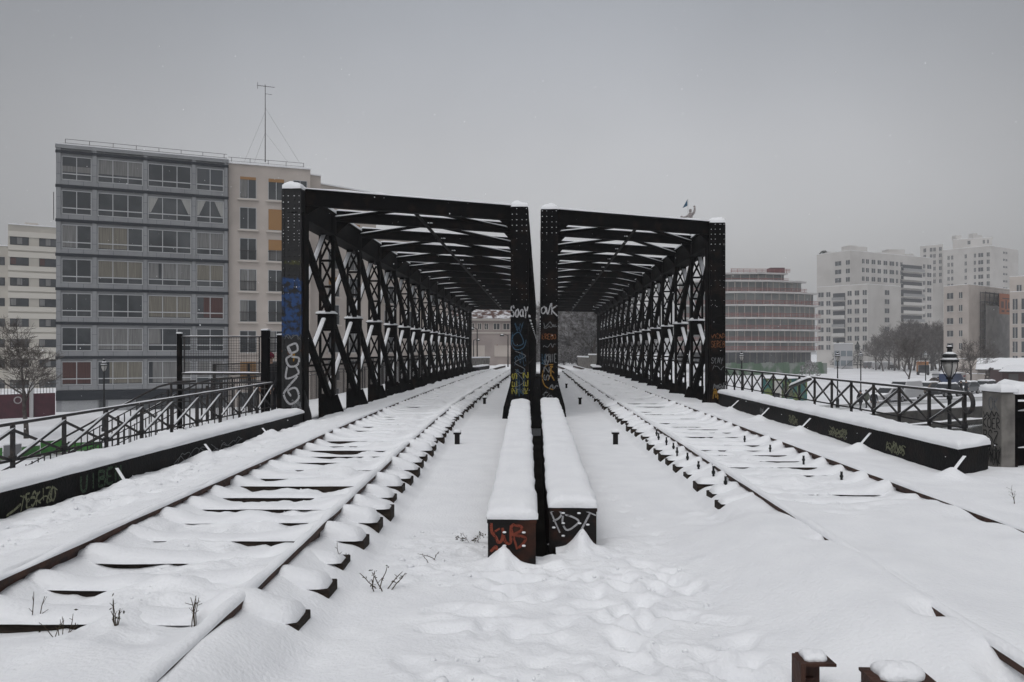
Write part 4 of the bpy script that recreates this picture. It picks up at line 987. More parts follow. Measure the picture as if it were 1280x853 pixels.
def window(f, par, a0, a1, z0, z1, panes, fm, gm, transom=None, curtain=None, o=0.0, bar=.05, blind=None, tie=False):
    mb = MB(); f.box(mb, a0, a1, z0, z0+bar, o, o+.05); f.box(mb, a0, a1, z1-bar, z1, o, o+.05); f.box(mb, a0, a0+bar, z0+bar, z1-bar, o, o+.05); f.box(mb, a1-bar, a1, z0+bar, z1-bar, o, o+.05)
    for i in range(1, panes):
        a = a0+(a1-a0)*i/panes; f.box(mb, a-bar/2, a+bar/2, z0+bar, z1-bar, o+.002, o+.048)
    if transom: f.box(mb, a0+bar, a1-bar, transom-bar*.7, transom+bar*.7, o+.004, o+.055)
    w = mb.build('window', fm, par)
    mb = MB(); f.box(mb, a0+bar*.5, a1-bar*.5, z0+bar*.5, z1-bar*.5, o-.02, o+.012); mb.build('pane', gm, w)
    if curtain:
        for (b0, b1, c0, c1, m) in curtain:
            A0, A1, C0, C1 = a0+(a1-a0)*b0+.03, a0+(a1-a0)*b1-.03, z0+(z1-z0)*c0+.03, z0+(z1-z0)*c1-.03; mb = MB()
            if tie:      # tied back: wide at the rail, narrow below
                q0, q1 = (A0, A0+(A1-A0)*.25) if b0 < .4 else (A1-(A1-A0)*.25, A1)
                mb.hexa([f.at(q0, C0, o+.02), f.at(q1, C0, o+.02), f.at(q1, C0, o+.013), f.at(q0, C0, o+.013), f.at(A0, C1, o+.02), f.at(A1, C1, o+.02), f.at(A1, C1, o+.013), f.at(A0, C1, o+.013)])
            else: f.box(mb, A0, A1, C0, C1, o+.013, o+.02)
            mb.build('curtain', m, w)
    if blind:
        mb = MB(); f.box(mb, a0+.03, a1-.03, z1-(z1-z0)*blind[0], z1-.03, o+.012, o+.06); mb.build('blind', blind[1], w)
    return w

# ---- the blue grey block
PANEL = mat('blue_grey_panel', (.262, .27, .280), .45, noise=.6, c2=(.225, .232, .242), spec=.4); PANELD = mat('dark_slab_band', (.012, .016, .023), .6); JOINT = mat('panel_joint', (.07, .08, .095), .6)
f = facxy(70, 66, 285, 71.5)
bA = thing('apartment_building', 'blue grey metal clad apartment block with broad windows at the left', 'building', (f.p0.x, f.p0.y, GZ))
ztop = Z(181, 66)
mb = MB(); f.box(mb, 0, f.L, GZ, ztop, -12, 0); mb.build('wall', PANEL, bA)
bays = [(77, 114.5), (122, 178.5), (185, 239), (245.5, 279.5)]; bays = [(f.s_px(a), f.s_px(b)) for a, b in bays]
d0 = 66.9; wt0 = Z(199, d0); pitch = Z(199, d0)-Z(241.4, d0)
CURTW = mat('bright_curtain', (.42, .42, .40), .9, noise=3., c2=(.25, .25, .245), lo=.3, hi=.7, stretch=(9, 9, .2), spec=.1)
curt = {(0, 1): [(0, 1, .35, 1, CURT)], (0, 3): [(.35, .95, .1, .95, GLASSFAR)], (1, 2): [(0, .25, .3, 1, CURTW), (.75, 1, .3, 1, CURTW)], (1, 3): [(0, .36, .3, 1, CURTW), (.64, 1, .3, 1, CURTW)], (2, 0): [(0, .55, .05, 1, CURT)], (2, 1): [(0, .65, .05, 1, CURTY)], (2, 3): [(0, 1, .3, 1, CURT)],
        (3, 1): [(0, 1, .28, 1, CURTY)], (3, 2): [(0, .25, .3, 1, CURT), (.3, 1, .3, 1, CURT)], (3, 3): [(0, 1, .3, 1, CURTY)], (4, 2): [(0, 1, .05, 1, CURTY)], (4, 3): [(.25, 1, .05, 1, CURTR)], (5, 1): [(0, 1, .05, 1, CURT)],
        (6, 0): [(0, 1, .05, 1, CURTR)], (6, 1): [(.25, 1, .05, 1, CURTY)], (6, 2): [(.1, 1, .05, 1, CURT)], (6, 3): [(0, 1, .3, 1, CURT)], (0, 0): [(.0, 1, .33, .6, CURT)], (5, 2): [(.0, .3, .3, 1, CURT)]}
for r in range(7):
    z1 = wt0-r*pitch; z0 = z1-1.88
    mb = MB(); f.box(mb, -.04, f.L+.04, z1+.31, z1+.55, 0, .16); mb.build('slab_band', PANELD, bA)
    mb = MB(); f.box(mb, 0, f.L, z0-.42, z0-.04, 0, .10)
    sp = mb.build('spandrel', PANEL, bA)
    mb = MB()
    for a in np.arange(.9, f.L, 1.12): f.box(mb, a-.012, a+.012, z0-.41, z0-.05, .10, .104)
    mb.build('panel_joint', JOINT, sp)
    for c, (a0, a1) in enumerate(bays):
        window(f, bA, a0, a1, z0, z1+.1, 2 if c in (0, 3) else 3, WHITEF, GLASSDK, z0+.52, curt.get((r, c)), .0, .06, None, (r, c) in ((1, 2), (1, 3)))
edges = [0]+[x for b in bays for x in b]+[f.L]
for i in range(0, len(edges), 2):
    mb = MB(); f.box(mb, edges[i]+.05, edges[i+1]-.05, wt0-6*pitch-2.3, ztop-.05, 0, .13); p = mb.build('pilaster', PANEL, bA)
    mb = MB()
    for z in np.arange(-2, ztop-.3, .95): f.box(mb, edges[i]+.06, edges[i+1]-.06, z-.012, z+.012, .13, .134)
    mb.build('panel_joint', JOINT, p)
mb = MB(); f.box(mb, -.05, f.L+.05, ztop-.25, ztop+.05, -.2, .18); mb.build('parapet', PANEL, bA)
mb = MB(); f.box(mb, 0, f.L, ztop+.05, ztop+.16, -11, .1); mb.build('roof_snow', SNOW, bA)
mb = MB(); zz = wt0-6*pitch-2.35; f.box(mb, 0, f.L, zz-.8, zz, 0, .2); mb.build('slab_band', PANELD, bA)
mb = MB(); f.box(mb, f.s_px(77), f.s_px(122), GZ, zz-.82, 0, .06); mb.build('garage_door', paint('pale_garage', (.36, .37, .38)), bA)
mb = MB(); f.box(mb, f.s_px(124), f.s_px(132), GZ, zz-.82, 0, .06); f.box(mb, f.s_px(170), f.s_px(282), GZ, zz-.82, 0, .05); mb.build('ground_floor_glazing', GLASSDK, bA)
mb = MB(); f.box(mb, f.s_px(135), f.s_px(158), GZ, zz-.82, 0, .07); mb.build('garage_door', paint('pale_garage', (.36, .37, .38)), bA)
mb = MB()
for a in np.arange(.6, f.L, 1.8): f.box(mb, a-.02, a+.02, ztop+.05, ztop+.75, -.9, -.86)
for z in (.42, .75): f.box(mb, .6, f.L, ztop+z-.015, ztop+z+.015, -.9, -.87)
mb.build('roof_rail', IRON, bA)

# ---- the beige block behind the left bridge
BEIGE = mat('beige_render', (.50, .45, .41), .85, noise=.5, c2=(.42, .375, .34), lo=.35, hi=.7, spec=.2, detail=10); BEIGEL = mat('pale_sill', (.52, .48, .44), .8); ORANGE = mat('orange_blind', (.30, .165, .065), .8)
f1 = facxy(285.5, 71.9, 388, 74.5)
bB = thing('apartment_building', 'beige rendered apartment block with orange blinds, partly behind the left bridge', 'building', (f1.p0.x, f1.p0.y, GZ))
zt1 = Z(204.5, 72)
mb = MB(); f1.box(mb, 0, f1.L, GZ, zt1, -9, 0); mb.build('wall', BEIGE, bB)
mb = MB(); f1.box(mb, 0, f1.L, zt1+.001, zt1+.14, -9, .12); mb.build('roof_snow', SNOW, bB)
f2 = facxy(388, 76, 401, 76.6); f3 = facxy(401, 79, 470, 84); f4 = facxy(470, 90, 560, 97)
zt2, zt3, zt4 = Z(219, 76), Z(233, 80), Z(300, 92)
for ff, zt, dp in ((f2, zt2, 8), (f3, zt3, 8), (f4, zt4, 8)):
    mb = MB(); ff.box(mb, -2, ff.L, GZ, zt, -dp, 0); mb.build('wall', BEIGE, bB)
    mb = MB(); ff.box(mb, -2, ff.L, zt+.001, zt+.12, -dp, .1); mb.build('roof_snow', SNOW, bB)
ph = Z(221, 72.5)-Z(259.5, 72.5)
colsB = [(f1, 299.5, 320.5, 72.5), (f1, 335, 355.5, 73.5), (f1, 366, 384, 74), (f3, 410, 424, 80), (f3, 436, 450, 82), (f4, 480, 492, 91), (f4, 508, 520, 93), (f4, 534, 546, 95)]
blinds = {(0, 0): .14, (0, 1): .17, (1, 1): .97, (2, 1): .5, (6, 0): .8, (1, 4): .3, (3, 3): .4}
for ci, (ff, a, b, dd) in enumerate(colsB):
    a0, a1 = ff.s_px(a), ff.s_px(b)
    for r in range(8):
        z1 = Z(221, 72.5)-r*ph
        if ci >= 5 and z1 > zt4-1: continue
        if ci in (3, 4) and z1 > zt3-.8: continue
        z0 = z1-2.0
        w = window(ff, bB, a0, a1, z0, z1, 2, WHITEF, GLASSDK, None, [(0, .45, .05, 1, CURT)] if (r*3+ci) % 4 == 0 else ([(.05, .95, .05, 1, CURT)] if (r+ci) % 3 == 0 else None), -.01, .05, (blinds[(r, ci)], ORANGE) if (r, ci) in blinds else None)
        mb = MB(); ff.box(mb, a0-.18, a1+.18, z0-.16, z0-.02, 0, .22); mb.build('sill', BEIGEL, w)
        mb = MB(); ff.box(mb, a0, a1, z0+.85, z0+.9, .06, .1)
        for q in np.arange(a0+.1, a1, .13): ff.box(mb, q-.01, q+.01, z0+.03, z0+.85, .07, .09)
        if r > 1: mb.build('balcony_rail', IRON, w)
mb = MB()
for a in np.arange(.3, f1.L, 1.6): f1.box(mb, a-.02, a+.02, zt1+.1, zt1+.75, -.8, -.76)
f1.box(mb, .0, f1.L-.5, zt1+.72, zt1+.75, -.8, -.77); f1.box(mb, .0, f1.L-.5, zt1+.4, zt1+.42, -.8, -.77); mb.build('roof_rail', IRON, bB)
# roof aerial
t = thing('roof_aerial', 'tall thin television aerial with guy wires on the beige roof', 'aerial', P(331.5, 204, 74.5))
p = P(331.5, 203, 74.5); top = P(331.5, 106, 74.5)
mb = MB(); mb.tube([p, (p[0], p[1], top[2])], [.045, .03], 6); mb.build('mast', IRON, t)
mb = MB(); a, b = P(322, 107, 74.5), P(343, 109.5, 74.5); mb.tube([a, b], .022, 5)
for i in range(9):
    q = Vector(a).lerp(Vector(b), i/8); h = .22-.012*i; mb.tube([q-Vector((0, h, h*.5)), q+Vector((0, h, h*.5))], .012, 4)
mb.tube([Vector(a)+Vector((0, 0, .3)), Vector(a)-Vector((0, 0, .3))], .02, 4); c_, d_ = P(332, 117.5, 74.5), P(340, 118.5, 74.5); mb.tube([c_, d_], .02, 5); mb.build('antenna', IRON, t)
mb = MB()
for e, st in ((P(374, 203, 75), 135), (P(305, 203, 73), 140), (P(360, 203, 80), 166), (P(318, 203, 80), 166)): mb.tube([P(331.5, st, 74.5), e], .008, 4)
mb.build('guy_wire', IRON, t)

# ---- cream block at the far left
CREAM = mat('cream_render', (.50, .475, .42), .85, noise=.4, c2=(.44, .415, .37), spec=.2); CREAML = mat('cream_band', (.58, .555, .50), .8)
f = facxy(10, 108, 90, 112); f0 = facxy(-60, 106, 10, 108.5)
bC = thing('apartment_building', 'cream apartment block with banded floors at the far left', 'building', (f.p0.x, f.p0.y, GZ))
for ff, zt in ((f, Z(280.5, 108)), (f0, Z(307.5, 108))):
    mb = MB(); ff.box(mb, 0, ff.L, GZ, zt, -9, 0); mb.build('wall', CREAM, bC)
    mb = MB(); ff.box(mb, 0, ff.L, zt+.001, zt+.15, -9, .15); mb.build('roof_snow', SNOW, bC)
pc = Z(0, 108)-Z(25.7, 108)
for r in range(8):
    z1 = Z(295.5, 108)-r*pc
    mb = MB(); f.box(mb, 0, f.L, z1-1.05-.75, z1-1.05-.1, 0, .12); f.box(mb, .0, f.L, z1+.02, z1+.75, 0, .10); mb.build('floor_band', CREAML, bC)
    for a, b in ((12.5, 36), (49, 71)): window(f, bC, f.s_px(a), f.s_px(b), z1-1.1, z1, 3, PANELD, GLASSDK, None, [(0, .33, .1, 1, CURTR if r in (1, 4) else CURT)] if r % 2 else [(.35, .66, .1, 1, CURT)], .0, .06)
    if r > 0:
        for a, b in ((-6, 6), (-30, -18), (-50, -40)): window(f0, bC, f0.s_px(a), f0.s_px(b), z1-1.1, z1, 2, PANELD, GLASSDK, None, None, .0, .06)
mb = MB(); f.box(mb, f.s_px(31), f.s_px(48), Z(280, 108), Z(274, 108), -4, -2); mb.build('roof_vent', BEIGEL, bC)
mb = MB(); q = P(67, 275, 110); mb.tube([q, (q[0], q[1], Z(240, 110))], .05, 5); mb.build('roof_mast', IRON, bC)
# maroon wall with its round sign, green planters
MAROON = mat('maroon_paint', (.075, .018, .028), .6, noise=2, c2=(.055, .014, .022))
f = facxy(-60, 57, 69, 62)
t = thing('boundary_wall', 'maroon painted boundary wall with a round sign', 'wall', (f.p0.x, f.p0.y, GZ))
zt = Z(493, 60); mb = MB(); f.box(mb, 0, f.L, GZ, zt, -.25, 0); mb.build('wall_panel', MAROON, t)
mb = MB()
for a in np.arange(0, f.L, .22): f.box(mb, a-.015, a+.015, zt, zt+.75, -.1, -.07)
f.box(mb, 0, f.L, zt+.7, zt+.75, -.1, -.07); mb.build('fence_bars', IRON, t)
a = f.s_px(22); c = f.at(a, Z(499.5, 61), .02); mb = MB(); mb.lathe([(.28, 0), (.28, .03)], (0, 0, 0), 20); M = Matrix.Translation(c) @ f.n.to_track_quat('Z', 'Y').to_matrix().to_4x4(); mb.v = [tuple(M @ Vector(v)) for v in mb.v]; s_ = mb.build('round_sign', paint('sign_white', (.4, .38, .38)), t)
mb = MB(); mb.lathe([(.2, .031), (.2, .036)], (0, 0, 0), 20); mb.lathe([(.1, .037), (.1, .041)], (.04, .02, 0), 12); mb.v = [tuple(M @ Vector(v)) for v in mb.v]; mb.build('sign_face', MAROON, s_)
mb = MB(); f.box(mb, f.s_px(36.5), f.s_px(40), GZ, Z(478, 60), .02, .3); o = mb.build('white_gate_pillar', paint('white_pillar', (.5, .5, .5))); props(o, 'white pillar behind the bare tree at the maroon wall', 'pillar')
GREENP = mat('bright_green_panel', (.05, .20, .035), .6, noise=3, c2=(.035, .14, .03)); GREYP = mat('grey_hoarding_panel', (.22, .22, .23), .7)
for i, (a, b, pt, pb, lab) in enumerate(((-30, 3, 561, 578, 'outermost bright green site barrier panel at the left edge'), (5, 27, 556, 573, 'grey site barrier panel between the green ones'), (28, 50, 558, 574, 'bright green site barrier panel below the bare tree'), (51, 78, 551, 568, 'bright green site barrier panel left of the slim lamp'), (79, 128, 553, 563, 'grey green site barrier panel under the slim lamp'))):
    ff = facxy(a, 35.5+i*.9, b, 36.2+i*.9); t = thing('site_barrier', lab, 'barrier', (ff.p0.x, ff.p0.y, GZ), 'low site barriers')
    zt = Z(pt, 35.9+i*.9); mb = MB(); ff.box(mb, 0, ff.L, GZ+.1, zt, -.06, 0); mb.build('panel', GREYP if i == 1 else GREENP, t)
    mb = MB(); ff.box(mb, 0, ff.L, zt+.001, zt+.05, -.08, .02); mb.build('snow_cap', SNOW, t); mb = MB(); ff.box(mb, .1, .3, GZ, GZ+.1, -.4, .3); ff.box(mb, ff.L-.3, ff.L-.1, GZ, GZ+.1, -.4, .3); mb.build('foot', CONC, t)

# ---- tiled house beyond the left bridge
HOUSE = mat('pinkish_render', (.34, .295, .275), .85, noise=.6, c2=(.29, .25, .235), spec=.2)
f = facxy(520, 96, 668, 98)
t = thing('tiled_roof_house', 'pale pink two storey building with snowy tiled roof beyond the left bridge', 'building', (f.p0.x, f.p0.y, -.4))
zt = Z(401, 97); mb = MB(); f.box(mb, 0, f.L, -4, zt, -10, 0); mb.build('wall', HOUSE, t)
mb = MB(); f.box(mb, -.3, f.L+.3, zt, zt+.25, -10, .35); f.box(mb, 0, f.L, Z(417, 97), Z(415.5, 97), 0, .08); mb.build('cornice', BEIGEL, t)
TILE = mat('snowy_roof_tile', (.075, .035, .026), .8, noise=1.6, c2=(.62, .63, .65), lo=.46, hi=.6, detail=10, bump=.3, bscale=20)
zr = Z(376, 101); mb = MB(); mb.add([f.at(-.4, zt+.26, .45), f.at(f.L+.4, zt+.26, .45), f.at(f.L-4, zr, -4.8), f.at(4, zr, -4.8), f.at(-.4, zt+.26, -10.4), f.at(f.L+.4, zt+.26, -10.4)], [(0, 1, 2, 3), (3, 2, 5, 4), (0, 3, 4), (1, 5, 2)]); mb.build('roof', TILE, t)
for a, b in ((527, 532), (537, 542), (549, 554), (562, 567), (574, 579), (587.5, 593), (597, 602), (605, 610.5), (616.5, 625), (628.5, 637.5), (644, 652)):
    window(f, t, f.s_px(a), f.s_px(b), Z(412.5, 97), Z(404, 97), 2, BEIGEL, GLASSDK, None, None, .0, .06)
s = Spray(tuple(f.at(f.s_px(596), 0, .0)), tuple(f.d), (0, 0, 1), tuple(f.n)); s.lift = .02
s.scrawl(2.3, Z(440, 97), 1.2, .8, .12, 7, 2); s.build('graffiti_tag', SP_RED, t)
s = Spray(tuple(f.at(f.s_px(596), 0, .0)), tuple(f.d), (0, 0, 1), tuple(f.n)); s.lift = .03; s.scrawl(2.8, Z(446, 97), 2.6, .6, .08, 9, 2); s.scrawl(-1, Z(410, 97), .6, .8, .08, 5, 1); s.build('graffiti_tag', SP_BLK, t)
for a, b in ((586, 606), (618, 640)):
    mb = MB(); f.box(mb, f.s_px(a), f.s_px(b), Z(446, 97), Z(432, 97), 0, .04); mb.build('wall_panel', BEIGE, t)
# low parapet walls by the tracks beyond the bridges
for (a, da, b, db, pt, lab) in ((587, 70, 612, 74, 448, 'low stone parapet left of the far track bed'), (722, 80, 736, 72, 446.5, 'low slatted parapet before the winter trees'), (736, 72, 760, 66, 444, 'snow topped stone parapet at the far right bridge end')):
    ff = facxy(a, da, b, db); t = thing('parapet_wall', lab, 'wall', (ff.p0.x, ff.p0.y, -.4), 'far parapets')
    zt = Z(pt, da); mb = MB(); ff.box(mb, 0, ff.L, -.8, zt, -.3, 0); mb.build('masonry', CONC, t); mb = MB(); ff.box(mb, -.05, ff.L+.05, zt+.001, zt+.12, -.35, .05); mb.build('snow_cap', SNOW, t)

# ---- building site with red guard rails (right)
SLAB = mat('site_slab', (.50, .49, .48), .85, noise=.3, c2=(.42, .41, .41)); REDRAIL = mat('red_guard_rail', (.25, .075, .065), .7); SITEGL = mat('site_glazing', (.15, .17, .168), .3, noise=.15, c2=(.25, .27, .26), lo=.45, hi=.6, spec=.4)
def pol(pts): return [Fac(pts[i], pts[i+1]) for i in range(len(pts)-1)]
plan = [XY(845, 199), XY(880, 196), XY(920, 194.5), XY(965, 195), XY(1000, 197.5), XY(1021, 200.5)]
t = thing('building_under_construction', 'rounded building under construction with red guard rails on every floor', 'building', (*plan[0], GZ))
def zz(py): return Z(py, 196)
levels = [(439, 427, 0), (427, 412.5, 0), (412.5, 397.5, 0), (397.5, 381.5, 0), (381.5, 365.5, -.5), (365.5, 350.5, -2.2), (350.5, 338, -5)]
for li, (pb, pt, off) in enumerate([(456, 439, -1.2)]+levels):
    za, zb_ = zz(pb), zz(pt)
    segs = pol(plan) if li < 7 else pol([XY(905, 199), XY(960, 198), XY(996, 200)])
    if li == 6: segs = pol([XY(845, 199), XY(880, 196), XY(920, 194.5), XY(965, 195), XY(1000, 197.5), XY(1013, 199.5)])
    sl = MB(); gl_ = MB(); rr = MB(); mu = MB()
    for sg in segs:
        sg.box(sl, -.15, sg.L+.15, zb_-.32, zb_+.10, off-16, off+.9)
        sg.box(gl_, 0, sg.L, za+.1, zb_-.32, off-14, off-.6)
        for a in np.arange(.6, sg.L, 1.75+.5*(li % 2)): sg.box(mu, a-.09, a+.09, za+.1, zb_-.32, off-.6, off-.5)
        if li > 0:
            for h in (.35, .7, 1.05): sg.box(rr, -.1, sg.L+.5, za+h-.055, za+h+.055, off+.75, off+.82)
            for a in np.arange(.2, sg.L, 1.6): sg.box(rr, a-.04, a+.04, za+.1, za+1.1, off+.82, off+.87)
    sl.build('floor_slab', SLAB, t); nf = len(gl_.f); gl_.add(mu.v, mu.f); g_ = gl_.build('glazing', [SITEGL if li > 0 else GLASSDK, BEIGEL if li else CONC], t)
    for p_ in g_.data.polygons[nf:]: p_.material_index = 1
    rr.build('guard_rail', REDRAIL, t)
sg = Fac(XY(920, 199), XY(996, 200)); rr = MB()
za = zz(338)
for h in (.35, .7, 1.05): sg.box(rr, 0, sg.L, za+h-.06, za+h+.07, -4, -3.9)
for a in np.arange(.2, sg.L, 1.6): sg.box(rr, a-.04, a+.04, za, za+1.1, -4, -3.9)
rr.build('guard_rail', REDRAIL, t)
mb = MB(); sg = Fac(XY(963, 205), XY(981, 205)); sg.box(mb, 0, sg.L, za, zz(330), -3, 0); mb.build('lift_tower', MAROON, t)
# green hoarding round the site
HOARD = mat('green_hoarding', (.07, .125, .075), .8, noise=.35, c2=(.20, .22, .20), lo=.46, hi=.56, detail=3, spec=.2)
ff = facxy(905, 168, 1034, 182); t = thing('site_hoarding', 'weathered green hoarding in front of the construction site', 'hoarding', (ff.p0.x, ff.p0.y, GZ))
for i in range(18):
    a0, a1 = ff.L*i/18, ff.L*(i+1)/18; mb = MB(); zt = GZ+2.6+.15*math.sin(i*2.1); ff.box(mb, a0+.03, a1-.03, GZ, zt, -.08, 0); mb.build('hoarding_panel', HOARD, t)
mb = MB(); ff.box(mb, 0, ff.L, GZ+.9, GZ+1.0, -.2, -.1); mb.build('rail', CONC, t)

# ---- white towers (right distance)
WTOW = mat('pale_tower_render', (.54, .52, .495), .85, noise=.15, c2=(.47, .45, .425), spec=.2, detail=10); WTOWL = mat('pale_tower_band', (.54, .525, .50), .85)
def block(par, faces, zt, z0=GZ, m=WTOW, dp=None):
    """faces: consecutive Fac from left to right; the plan is closed behind"""
    pts = [fc.p0 for fc in faces]+[faces[-1].p1]
    back = [p + p.normalized()*(dp or 14) for p in pts[::-1]]
    mb = MB(); mb.prism([(p.x, p.y) for p in pts+back], 'z', z0, zt); w = mb.build('wall', m, par)
    mb = MB(); mb.prism([(p.x, p.y) for p in pts+back], 'z', zt+.002, zt+.10); mb.build('roof_snow', SNOW, par)
def grid(par, fc, colspx, ztop, pitch, n, hw=1.35, balc=(), sills=False, skip=()):
    for ci, (a, b) in enumerate(colspx):
        a0, a1 = fc.s_px(a), fc.s_px(b)
        for r in range(n):
            if (r, ci) in skip: continue
            z1 = ztop-r*pitch; w = None
            mb = MB(); fc.box(mb, a0, a1, z1-hw, z1, -.03, .04); w = mb.build('window', GLASSFAR, par)
            mb = MB(); fc.box(mb, (a0+a1)/2-.05, (a0+a1)/2+.05, z1-hw, z1, .041, .06); fc.box(mb, a0-.08, a1+.08, z1-hw-.14, z1-hw, 0, .12); mb.build('window_frame', WTOWL, w)
            if (ci, r) in skip: pass
def balconies(par, fc, a, b, ztop, pitch, n, out=1.1):
    a0, a1 = fc.s_px(a), fc.s_px(b)
    for r in range(n):
        z = ztop-r*pitch; mb = MB(); fc.box(mb, a0, a1, z-.15, z, 0, out); bal = mb.build('balcony', WTOWL, par)
        mb = MB(); fc.box(mb, a0, a1, z, z+.95, out-.06, out); mb.build('balcony_front', WTOWL if r % 3 else paint('greyish', (.3, .3, .3)), bal)
        mb = MB(); fc.box(mb, a0+.1, a1-.1, z+.05, z+2.3, .02, .06); mb.build('balcony_glazing', GLASSFAR, bal)
t = thing('tower_block', 'wide white tower block with stepped front wing right of the building site', 'building', (*XY(1022, 262), GZ))
bk = [facxy(1021, 276, 1062.5, 264), facxy(1062.5, 264, 1166, 286)]
zk = Z(315, 268); block(t, bk, zk)
def pxp(d, n): return n*d/F
grid(t, bk[0], [(1044, 1051.5), (1057.5, 1062.3)], Z(326, 266), pxp(266, 10.6), 4, 1.5)
colsK = [(1077.5, 1080.5), (1082.5, 1086), (1089.5, 1094), (1097, 1101), (1104.5, 1109), (1112, 1117.5), (1120, 1122.5), (1125.5, 1128), (1154, 1156.5), (1159, 1164)]
grid(t, bk[1], colsK, Z(326, 272), pxp(272, 10.7), 3, 1.5); grid(t, bk[1], [(1154, 1156.5), (1159, 1164)], Z(358, 276), pxp(276, 10.7), 4, 1.5)
balconies(t, bk[1], 1126, 1152.5, Z(338.5, 276), pxp(276, 10.6), 8)
mb = MB()
for a, b, p0, p1, dd in ((1062, 1072, 315, 304.5, 268), (1072, 1084, 315, 306, 269), (1111, 1131, 319, 309.5, 276), (1036.5, 1062, 316.5, 312.5, 270), (1075, 1125, 317, 313, 272), (1138, 1142, 319, 315, 280)):
    fc = facxy(a, dd+5, b, dd+6); fc.box(mb, 0, fc.L, Z(p0+2, dd), Z(p1, dd), -4, 0)
mb.build('roof_housing', WTOW, t)
fw = [facxy(1021.5, 254, 1085, 242), facxy(1085, 242, 1126, 251)]
block(t, fw, Z(357, 247), dp=9)
grid(t, fw[0], [(1023, 1029.5), (1033, 1038), (1059.5, 1064.5), (1068.5, 1074), (1078.5, 1083.5)], Z(364.5, 248), pxp(248, 11.15), 7, 1.5)
balconies(t, fw[0], 1041, 1057, Z(376, 249), pxp(249, 11.15), 6, .8); grid(t, fw[1], [(1106, 1111.5)], Z(363, 247), pxp(247, 11.4), 6, 1.5)
mb = MB(); rg_ = random.Random(8); c0 = XY(1030, 278)
for _ in range(160):
    a_, e_, r_ = rg_.uniform(0, 6.28), rg_.uniform(0, 1.5), rg_.uniform(.6, 1); c_ = Vector((c0[0]+1.8*r_*math.cos(a_)*math.cos(e_), c0[1]+1.4*r_*math.sin(a_)*math.cos(e_), Z(315, 268)+1.7*r_*math.sin(e_))); u_ = Vector([rg_.uniform(-1, 1) for _ in range(3)]).normalized()*.35; v_ = u_.cross(Vector([rg_.uniform(-1, 1) for _ in range(3)])).normalized()*.18; mb.add([c_-u_, c_+v_, c_+u_, c_-v_], [(0, 1, 2, 3)])
mb.build("roof_shrub", mat('roof_evergreen', (.02, .03, .02), .9), t)
t = thing('tower_block', 'tallest pale tower standing behind the wide white block', 'building', (*XY(1180, 300), GZ))
fl = [facxy(1150, 325, 1179, 318)]; block(t, fl, Z(306, 320)); grid(t, fl[0], [(1154.5, 1157.5), (1162.5, 1165.5), (1166.8, 1169.5), (1174, 1177)], Z(309.5, 320), pxp(320, 8), 6, 1.5)
fm = [facxy(1179, 309, 1238, 296), facxy(1238, 296, 1273, 308)]; block(t, fm, Z(309, 300))
grid(t, fm[0], [(1184.5, 1187), (1189, 1191.5), (1206, 1208.5), (1217.5, 1220), (1223, 1229), (1233.5, 1237)], Z(318, 302), pxp(302, 8.9), 10, 1.5); grid(t, fm[1], [(1254, 1256), (1257, 1259)], Z(315, 302), pxp(302, 8.9), 8, .8)
mb = MB(); fc = facxy(1200, 306, 1212, 303); fc.box(mb, 0, fc.L, Z(420, 302), Z(317, 302), -1, .5); mb.build('balcony_tower', paint('greyish', (.3, .3, .3)), t)
fp = [facxy(1191, 312, 1240, 306)]; block(t, fp, Z(298, 308), Z(312, 305)); grid(t, fp[0], [(1209.5, 1213), (1228.5, 1231), (1234, 1236)], Z(300.5, 308), 3, 1, 1.4)
mb = MB()
for a, b, p1 in ((1195, 1202, 294), (1216, 1222, 291.5), (1222, 1228, 294), (1234, 1241, 296)): fc = facxy(a, 313, b, 313); fc.box(mb, 0, fc.L, Z(299, 312), Z(p1, 312), -3, 0)
mb.build('roof_housing', WTOW, t)
t = thing('apartment_building', 'beige building with a scaffolded side and an orange banner at the right', 'building', (*XY(1180, 178), GZ))
fb = [facxy(1179.5, 178, 1211, 172), facxy(1211, 172, 1264, 186)]; block(t, fb, Z(357, 175), m=BEIGE, dp=12)
grid(t, fb[0], [(1184, 1191.5), (1199, 1203)], Z(366, 175), pxp(175, 15.8), 5, 1.3)
sc = MB(); fc = fb[1]; a0, a1 = fc.s_px(1224), fc.s_px(1262)
for a in np.linspace(a0, a1, 8): fc.box(sc, a-.05, a+.05, GZ, Z(366, 178), 1.2, 1.3); fc.box(sc, a-.05, a+.05, GZ, Z(366, 178), .2, .3)
for z in np.arange(GZ+2, Z(364, 178), 2.0): fc.box(sc, a0, a1, z-.07, z+.07, .2, 1.35); fc.box(sc, a0, a1, z+.95, z+1.0, 1.2, 1.25)
sc.build('scaffold', IRON, t)
NET = mat('scaffold_netting', (.26, .255, .25), .9, noise=.5, c2=(.36, .35, .34)); nb = NET.node_tree.nodes['Principled BSDF']; nb.inputs['Alpha'].default_value = .62
mb = MB(); fc.box(mb, a0, a1, GZ+1.2, Z(383, 178), 1.36, 1.38); mb.build('netting', NET, t)
mb = MB(); fc.box(mb, fc.s_px(1240.5), fc.s_px(1258), Z(393, 180), Z(367.5, 180), 1.4, 1.45); bn = mb.build('banner', mat('orange_banner', (.36, .12, .05), .7), t)
mb = MB()
